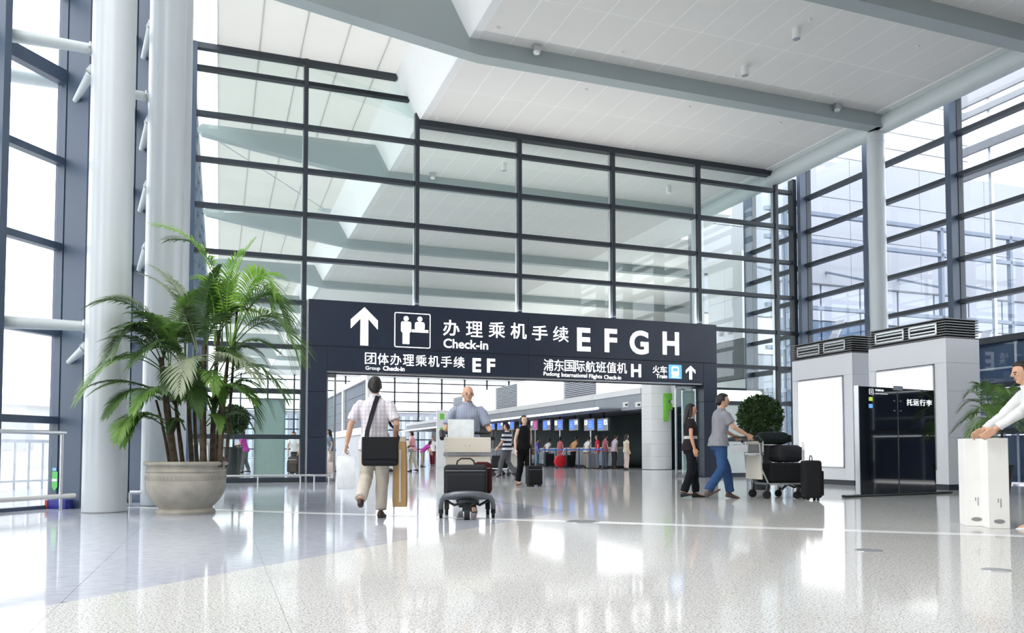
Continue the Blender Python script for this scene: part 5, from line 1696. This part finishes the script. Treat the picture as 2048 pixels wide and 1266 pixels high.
# 2 baggage trolleys
def make_trolley(label, loc, rz, group='airport baggage trolleys', full=True):
    t = thing('baggage_trolley', label, 'trolley', loc, rz, group)
    # local +y is the direction of travel, the nose is at y = 0
    GR = mat('trolley_grey', (0.15, 0.165, 0.18), 0.35, metal=0.3, var=0.06)
    obj('bumper', MB().tube([(-.315, -.30, .12), (-.30, -.20, .22), (-.26, -.10, .275), (-.15, -.03, .30), (0, 0, .31), (.15, -.03, .30), (.26, -.10, .275), (.30, -.20, .22), (.315, -.30, .12)], [.022, .03, .034, .036, .036, .036, .034, .03, .022], 12, flat=1.0), GR, t, autosmooth=50)
    obj('deck', MB().box(-.24, .24, -.86, -.06, .235, .27), GR, t)
    for s in (-1, 1):
        obj('side_rail', MB().tube([(s * .27, -.14, .25), (s * .27, -.85, .25), (s * .29, -.98, .50), (s * .29, -1.02, .98)], .017, 10), M['stainless'], t, autosmooth=40)
    for s in (-1, 1):
        w_ = obj('wheel', MB().tube([(s * .315 - .018, -.36, .062), (s * .315 + .018, -.36, .062)], .062, 18), M['rubber'], t, autosmooth=40)
        obj('fork', MB().bar((s * .315, -.33, .17), (s * .315, -.36, .06), .055, .03, up=(0, 1, 0)), M['black'], w_)
        w2 = obj('wheel', MB().tube([(s * .26 - .02, -.88, .07), (s * .26 + .02, -.88, .07)], .07, 18), M['rubber'], t, autosmooth=40)
        obj('fork', MB().bar((s * .26, -.86, .25), (s * .26, -.88, .07), .06, .03, up=(0, 1, 0)), M['black'], w2)
    w3 = obj('wheel', MB().tube([(-.035, -.10, .075), (.035, -.10, .075)], .075, 20), M['rubber'], t, autosmooth=40)
    obj('fork', MB().box(-.055, .055, -.15, -.04, .10, .20).lathe([(.09, .19), (.13, .21), (.13, .235), (.05, .26)], 18, (0, -.10, 0)), M['black'], w3)
    for s in (-1, 1):
        obj('spring_arm', MB().tube([(s * .06, -.10, .20), (s * .15, -.14, .17), (s * .25, -.20, .22)], .016, 8), M['black'], t)
    obj('board', MB().box(-.285, .285, -.99, -.965, .33, .74), M['cream'], t)
    obj('cross_bar', MB().box(-.31, .31, -1.01, -.95, .75, .785), M['stainless'], t)
    ub = box_obj('basket_front', M['cream'], t, -.30, .30, -.97, -.945, .79, .985, .006)
    for dx in (-.03, .03):
        obj('screw', MB().tube([(dx, -.948, .885), (dx, -.941, .885)], .007, 8), M['alu'], ub)
    for dx, z in ((-.27, .96), (.27, .96), (-.27, .82), (.27, .82)):
        obj('screw', MB().tube([(dx, -.948, z), (dx, -.941, z)], .006, 8), M['alu'], ub)
    obj('basket', MB().box(-.29, .29, -1.22, -.97, .80, .815).box(-.29, .29, -1.23, -1.21, .80, .92).box(-.295, -.28, -1.22, -.97, .80, .93).box(.28, .295, -1.22, -.97, .80, .93), M['stainless'], t)
    obj('handle', MB().tube([(-.30, -1.02, .98), (-.31, -1.12, 1.05), (-.30, -1.26, 1.05), (.30, -1.26, 1.05), (.31, -1.12, 1.05), (.30, -1.02, .98)], .019, 10), M['black'], t, autosmooth=40)
    for s in (-1, 1):
        obj('grip', MB().tube([(s * .325, -1.0, .97), (s * .335, -1.10, 1.065)], .034, 10), M['black'], t, autosmooth=40)
    return t
n0 = gnd(934, 1041); n0 = Vector((n0.x, n0.y, 0))
tro = make_trolley('cream-boarded baggage trolley pushed by the balding man, nose towards the viewer', n0, R(180 + 3))
TP = (n0, 183.0)
# luggage on it
def suitcase(name, label, loc, rz, w, h, d, m, handle=True, wheels=False, pole=0.0, soft=.04, arch=True):
    t = thing(name, label, 'suitcase', loc, rz)
    z0 = .04 if wheels else 0
    box_obj('body', m, t, -w / 2, w / 2, -d / 2, d / 2, z0, z0 + h, soft)
    box_obj('front_pocket', m, t, -w / 2 + .03, w / 2 - .03, d / 2 - .01, d / 2 + .03, z0 + .04, z0 + h * .72, .015)
    obj('zip', MB().box(-w / 2 + .02, w / 2 - .02, d / 2 - .02, d / 2 + .004, z0 + h * .80, z0 + h * .82), M['alu'], t)
    if arch:
        hw = min(.11, w * .28)
        obj('handle', MB().tube([(-hw, 0, z0 + h - .01), (-hw * .9, 0, z0 + h + .045), (-hw * .5, 0, z0 + h + .075), (hw * .5, 0, z0 + h + .075), (hw * .9, 0, z0 + h + .045), (hw, 0, z0 + h - .01)], .010, 8), M['black'], t)
    if wheels:
        for s in (-1, 1):
            obj('wheel', MB().tube([(s * w * .36 - .012, -d * .3, .035), (s * w * .36 + .012, -d * .3, .035)], .035, 12), M['rubber'], t)
            obj('foot', MB().box(s * w * .36 - .02, s * w * .36 + .02, d * .2, d * .34, 0, .05), M['black'], t)
    if pole:
        obj('pull_handle', MB().tube([(-.07, -d / 2 + .02, z0 + h - .02), (-.07, -d / 2 + .02, z0 + h + pole), (.07, -d / 2 + .02, z0 + h + pole), (.07, -d / 2 + .02, z0 + h - .02)], .009, 8), M['stainless'], t)
    return t
suitcase('suitcase', 'black soft suitcase with a looped handle lying on the balding man’s trolley', local(TP, (0.02, -0.40, 0.272)), R(183), 0.52, 0.37, 0.30, M['darkfab'])
suitcase('travel_bag', 'dark maroon bag squeezed behind the black suitcase on the trolley', local(TP, (-0.19, -0.70, 0.272)), R(183), 0.24, 0.40, 0.26, C('maroon', (0.05, 0.008, 0.01)), soft=.06, arch=False)
wb_ = thing('white_box', 'white box with a green edge lying in the top basket of the trolley', 'box', local(TP, (0.085, -1.10, 0.818)), R(183))
box_obj('carton', C('paperwhite', (0.83, 0.87, 0.87)), wb_, -.17, .17, -.07, .07, 0.0, .40, .006)
box_obj('side_band', mat('mint', (0.25, 0.52, 0.45), 0.5), wb_, -.176, -.171, -.06, .06, 0.01, .39)
mp = (local(TP, (0, -1.58, 0)), 183.0)
person('balding man in a blue-grey striped shirt pushing the cream baggage trolley towards the viewer', mp[0], mp[1], 1.70,
       arms={'L': ((-0.285, 0.08, 1.14), (-0.315, 0.27, 1.075)), 'R': ((0.285, 0.08, 1.14), (0.315, 0.27, 1.075))}, legs=WALK, lean=5,
       top=M['finestripe'], sleeve=0.85, bottom=C('greytrouser', (0.16, 0.16, 0.18)), hair='bald', hairm=M['greyhair'], vox=.0075, cvox=.011, collar=True, curl=1.3, seed=2, head=(10, 0), wide=1.08)

# 3 woman in black with a rolling suitcase
w3 = (gnd(1048, 972), -152.0); w3 = (Vector((w3[0].x, w3[0].y, 0)), w3[1])
BD = C('black', (0.006, 0.006, 0.007))
person('woman in a long sleeveless black outfit walking with a black rolling suitcase', w3[0], w3[1], 1.66, female=True,
       arms={'R': ((0.235, -0.02, 1.12), (0.26, 0.05, .88)), 'L': ((-0.235, -0.08, 1.14), (-0.25, -0.22, .93))}, legs=SMALLW, top=BD, sleeve=0.0, bottom=BD, cuff=.93,
       shoes=mat('tan_shoe', (0.20, 0.10, 0.07), 0.5), hair='bob', vox=.0105, cvox=.012, seed=3, skin=mat('pale_skin', (0.70, 0.47, 0.36), 0.55, var=0.05, scale=8), head=(-12, 4))
sl = gnd(1068, 973); sl = Vector((sl.x, sl.y, 0))
suitcase('rolling_suitcase', 'black rolling suitcase with a steel pull handle behind the woman in black', sl, R(-165), 0.36, 0.44, 0.26, M['blackfab'], wheels=True, pole=.40, arch=False)
hb = thing('handbag', 'brown handbag on the arm of the woman in black', 'bag', local(w3, (-0.30, -0.16, 0.73)), R(w3[1] + 70))
box_obj('body', mat('brown_leather', (0.22, 0.09, 0.045), 0.5), hb, -.13, .13, -.045, .045, 0, .17, .02)
obj('handle', MB().tube([(-.08, 0, .16), (-.07, 0, .28), (0, 0, .32), (.07, 0, .28), (.08, 0, .16)], .008, 6), mat('brown_leather', (0, 0, 0)), hb)

# 4 man in the bold striped tee, beside a loaded trolley
g4 = gnd(1014, 954); g4 = (Vector((g4.x, g4.y, 0)), 60.0)
person('man in a black and white banded tee and grey trousers beside a dark trolley', g4[0], g4[1], 1.72, legs=WALK, top=M['bold'], sleeve=.75, bottom=C('grey', (0.13, 0.13, 0.14)), seed=4, hem=.84,
       arms={'L': ((-0.25, 0.04, 1.13), (-0.25, 0.2, .95)), 'R': ((0.25, 0.03, 1.13), (0.26, 0.18, .93))}, head=(15, 0))
t4 = make_trolley('steel baggage trolley with a black bag, half hidden behind the cream trolley', Vector((-0.75, 27.2, 0)), R(60))
suitcase('travel_bag', 'black bag on the trolley before the man in the banded tee', local((Vector((-0.75, 27.2, 0)), 60), (0, -0.45, .272)), R(60), .46, .42, .5, M['blackfab'])

# 5-8 people further back in the hall
def gp(px, d):
    """point on the floor in column px at depth d"""
    return Vector(((px - 1024) / FPX * d, d, 0))
far = dict(vox=.02, cvox=.022)
person('man in a pink shirt and pale trousers standing with a trolley in the hall', gp(827, 33), 75, 1.66, legs=SMALLW, top=C('pink', (0.72, 0.36, 0.38)), bottom=C('cream', (0.66, 0.60, 0.50)), seed=5,
       arms={'L': ((-0.25, 0.08, 1.14), (-0.2, 0.28, 1.0)), 'R': ((0.26, 0.04, 1.13), (0.24, 0.22, .95))}, lean=8, vox=.016, cvox=.018)
make_trolley('steel baggage trolley beside the man in the pink shirt', gp(764, 32.4), R(105))
person('person bending over in a magenta top, behind the man in pink', gp(845, 44), -70, 1.62, lean=48, top=C('magenta', (0.45, 0.06, 0.34)), bottom=C('khaki', (0.30, 0.24, 0.15)), seed=6, hair='bob',
       arms={'L': ((-0.22, 0.42, 1.02), (-0.18, 0.52, .80)), 'R': ((0.22, 0.42, 1.02), (0.18, 0.52, .80))}, **far)
person('man in a white shirt and maroon trousers standing far back in the hall', gp(865, 46), 170, 1.70, legs=SMALLW, top=C('whiteshirt', (0.78, 0.78, 0.78)), bottom=C('maroontrouser', (0.12, 0.015, 0.03)), seed=7, **far)
person('person in a blue top and khaki trousers, partly behind the man in maroon trousers', gp(882, 49), 90, 1.66, top=C('blue', (0.06, 0.08, 0.36)), bottom=C('khaki', (0, 0, 0)), seed=8, **far)
person('dark haired person in grey walking behind the left post of the portal', gp(664, 31), 100, 1.68, legs=SMALLW, top=C('slate', (0.14, 0.17, 0.24)), bottom=C('pale', (0.62, 0.50, 0.46)), seed=9, hair='long', female=True, vox=.016, cvox=.018, lean=10)
carrier('shopping_bag', 'pale pink shopping bag beside the dark haired person at the portal', gp(657, 30.4), 0.3, .34, .42, .2, C('palepink', (0.75, 0.58, 0.55)), .50)
person('person in a magenta top pushing a loaded trolley behind the glass at left', gp(491, 31), 98, 1.66, legs=SMALLW, lean=12, top=C('magenta', (0, 0, 0)), bottom=C('grey', (0, 0, 0)), seed=10, hair='bob',
       arms={'L': ((-0.24, 0.2, 1.14), (-0.22, 0.42, 1.03)), 'R': ((0.24, 0.2, 1.14), (0.22, 0.42, 1.03))}, vox=.016, cvox=.018)
t5p = gp(489, 31) + Vector((1, 0.18, 0)) * -0.0
t5 = make_trolley('baggage trolley with dark bags behind the glass at left', gp(416, 30.8), R(100))
suitcase('travel_bag', 'dark bag on the trolley behind the glass at left', gp(416, 30.8) + Vector((0.45, 0.08, .272)), R(100), .5, .36, .55, M['darkfab'])
person('person in white stooping over bags behind the glass next to the left post', gp(592, 30), 180, 1.64, lean=30, top=C('whiteshirt', (0, 0, 0)), bottom=C('darkpants', (0.05, 0.045, 0.05)), seed=11, vox=.016, cvox=.018,
       arms={'L': ((-0.24, 0.28, 1.05), (-0.2, 0.38, .82)), 'R': ((0.24, 0.28, 1.05), (0.2, 0.38, .82))})
suitcase('rolling_suitcase', 'round-shouldered brown suitcase behind the glass next to the left post', gp(588, 29.3), R(170), .42, .6, .3, C('brownbag', (0.06, 0.045, 0.04)), wheels=True, soft=.1)

# the queue at the check-in counters
QS = SI - 0.75
def qp(px, ds=0.0):
    return W(QS + ds, on_s(px, 915, QS + ds)[0])
hd = 20.1 - 90
queue = [
    (1075, 0.0, 'person in a violet blue tee at the far end of the queue', C('violet', (0.16, 0.11, 0.50)), C('jeans', (0.06, 0.16, 0.26)), {}, 0.3),
    (1093, 0.25, 'person in white leaning over a counter, beside the violet tee', C('whiteshirt', (0, 0, 0)), C('darkpants', (0, 0, 0)), {'lean': 25}, 0),
    (1121, -0.2, 'girl in a faded red top with the round red suitcase', C('fadedred', (0.52, 0.15, 0.17)), C('fadedred', (0, 0, 0)), {'female': True, 'hair': 'bob'}, 0),
    (1146, 0.2, 'person with an orange top and black trousers in the queue', C('orange', (0.68, 0.36, 0.16)), C('blackpants', (0.01, 0.011, 0.014)), {'lean': 22}, 0),
    (1173, 0.0, 'person in a white shirt and tan trousers in the queue', C('whiteshirt', (0, 0, 0)), C('tan', (0.40, 0.27, 0.16)), {'lean': 14}, 0),
    (1195, -0.5, 'woman in a bright red top facing out of the queue', C('red', (0.58, 0.03, 0.06)), C('greyjeans', (0.15, 0.17, 0.22)), {'female': True, 'hair': 'long', 'turn': 150}, 0),
    (1211, 0.1, 'person in a dull rose top just right of the woman in red', C('rose', (0.48, 0.16, 0.22)), C('greyjeans', (0, 0, 0)), {}, 0),
    (1228, 0.3, 'person in a pale lilac shirt near the white island end', C('lilac', (0.66, 0.58, 0.68)), C('darkpants', (0, 0, 0)), {'lean': 10}, 0),
    (1253, -0.3, 'person in a cream top nearest the white island end', C('ivory', (0.64, 0.58, 0.44)), C('pale', (0, 0, 0)), {'hair': 'long', 'female': True}, 0),
]
for i, (px, ds, lab, tp, bt, kw, _) in enumerate(queue):
    kw = dict(kw)
    tn = kw.pop('turn', 0)
    person(lab, qp(px, ds), hd + tn + (i * 37 % 40 - 20), 1.62 + 0.02 * (i % 4), top=tp, bottom=bt, seed=20 + i, group='people queueing at the check-in counters', vox=.022, cvox=.024, **kw)
rs = qp(1120, -1.25)
t = thing('rolling_suitcase', 'round-topped bright red suitcase beside the girl in faded red', 'suitcase', rs, R(20))
RED = mat('red_case', (0.62, 0.01, 0.02), 0.4, var=0.05)
mb = MB(); mb.loft([[(.30 * math.cos(a) * s, y, .34 + .32 * math.sin(a) * s) for a in (2 * math.pi * j / 18 for j in range(18))] for y, s in ((-.15, .8), (-.11, 1), (.11, 1), (.15, .8))])
obj('shell', mb, RED, t, autosmooth=50)
obj('pull_handle', MB().tube([(.05, -.1, .62), (.2, -.1, 1.0), (.28, -.1, 1.0), (.14, -.1, .6)], .012, 6), M['stainless'], t)
for s in (-1, 1):
    obj('wheel', MB().tube([(s * .15 - .02, 0, .05), (s * .15 + .02, 0, .05)], .05, 10), M['rubber'], t)
suitcase('rolling_suitcase', 'black suitcase between the barrier posts near the person in orange', qp(1138, -0.42), R(20), .5, .62, .3, M['blackfab'], wheels=True)
suitcase('rolling_suitcase', 'black suitcase at the far end of the queue by the violet tee', qp(1098, -0.42), R(20), .55, .7, .3, M['darkfab'], wheels=True, pole=.3)
suitcase('rolling_suitcase', 'grey suitcase beside the person in tan trousers', qp(1183, -0.42), R(20), .5, .7, .3, C('midgrey', (0.22, 0.22, 0.23)), wheels=True)

# couple with a loaded trolley before the kiosks
cm = gnd(1446, 999); cm = (Vector((cm.x, cm.y + 0.25, 0)), -80.0)
person('man in a grey tee and blue jeans pushing a trolley piled with dark bags', cm[0], cm[1], 1.80, legs=WALK, top=C('greytee', (0.27, 0.27, 0.30)), sleeve=.7, bottom=C('bluejeans', (0.035, 0.085, 0.21)), seed=40, lean=6,
       arms={'L': ((-0.26, 0.15, 1.16), (-0.24, 0.40, 1.03)), 'R': ((0.26, 0.15, 1.16), (0.24, 0.40, 1.03))}, shoes=mat('brown_trainer', (0.10, 0.075, 0.07), 0.6), vox=.011, cvox=.012, curl=1.2, head=(-15, 0))
cw = (cm[0] + Vector((-0.40, 0.38, 0)), -95.0)
person('woman with long dark hair in a black patterned top, beside the man in grey', cw[0], cw[1], 1.64, legs=SMALLW, female=True, hair='long', top=striped('patterned_top', (0.02, 0.015, 0.018), (0.55, 0.55, 0.52), 'Z', 0.36, 0.86, soft=.02), sleeve=.5, bottom=C('blackpants', (0, 0, 0)), seed=41, vox=.011, cvox=.012,
       skin=mat('warm_skin', (0.66, 0.33, 0.21), 0.55, var=0.05, scale=8))
tl = cm[0] + Vector((1.62, 0.35, 0))
TL = (tl, -80.0)
make_trolley('baggage trolley heaped with black bags in front of the man in the grey tee', tl, R(-80))
suitcase('travel_bag', 'big black holdall on the heaped trolley, bottom of the pile', local(TL, (0, -0.45, .272)), R(-80), .5, .34, .72, M['blackfab'])
suitcase('travel_bag', 'black backpack on top of the heaped trolley pile', local(TL, (0.02, -0.40, .62)), R(-70), .42, .30, .5, M['darkfab'], soft=.09)
suitcase('travel_bag', 'dark green-black roll bag resting high on the heaped trolley', local(TL, (-0.04, -0.62, .93)), R(-80), .34, .22, .55, C('greenblack', (0.012, 0.02, 0.018)), soft=.09)
suitcase('rolling_suitcase', 'tall black suitcase standing right of the heaped trolley', cm[0] + Vector((1.45, -0.35, 0)), R(-100), .42, .62, .28, M['blackfab'], wheels=True, pole=.3)
carrier('shopping_bag', 'white and pink shopping bag hanging from the heaped trolley', local(TL, (-0.36, -0.78, .42)), R(-80), .36, .34, .16, C('pinkwhite', (0.80, 0.70, 0.70)), .46)

# man at the right edge with two tall white cartons
rm = gnd(2046, 1060); rm = (Vector((rm.x + 0.43, rm.y + 0.12, 0)), 80.0)
person('man in a loose white shirt and dark trousers reaching to the white cartons', rm[0], rm[1], 1.80, legs=WALK, top=C('whiteshirt', (0, 0, 0)), sleeve=1.85, bottom=C('navy', (0.018, 0.022, 0.045)), lean=24, seed=50, collar=True,
       arms={'L': ((-0.27, 0.42, 1.14), (-0.20, 0.62, 0.98)), 'R': ((0.28, 0.36, 1.12), (0.22, 0.58, 0.98))}, shoes=mat('white_trainer', (0.75, 0.76, 0.76), 0.5), vox=.010, cvox=.012, wide=1.1)
for i, (px0, px1, yb) in enumerate(((1933, 1975, 1052), (1978, 2021, 1057))):
    a = gnd(px0, yb); b = gnd(px1, yb + 1)
    wid = (b - a).length
    t = thing('carton', ['tall white carton with a grey hand hole, the left one of the pair', 'tall white carton with a grey hand hole, nearest the man in white'][i], 'carton', (a.x, a.y, 0), math.atan2(b.y - a.y, b.x - a.x))
    box_obj('box', M['carton'], t, 0, wid, 0, .30, 0, .94, .006)
    flat('hand_hole', disc(wid * .5, .075, .052, .022, 20), t, 0.0, mat('hand_hole_grey', (0.25, 0.25, 0.25), 0.7), .002)
    for q in range(2):
        obj('print_line', MB().box(wid * (.44 + .12 * q), wid * (.49 + .12 * q), -.002, 0, .22 + .05 * (1 - q), .31), mat('print_grey', (0.3, 0.3, 0.32), 0.7), t)
    obj('tape', MB().box(wid * .44, wid * .56, .0, .30, .939, .943), mat('clear_tape', (0.72, 0.68, 0.58), 0.3), t)

bpy.data.scenes.remove(TMP)
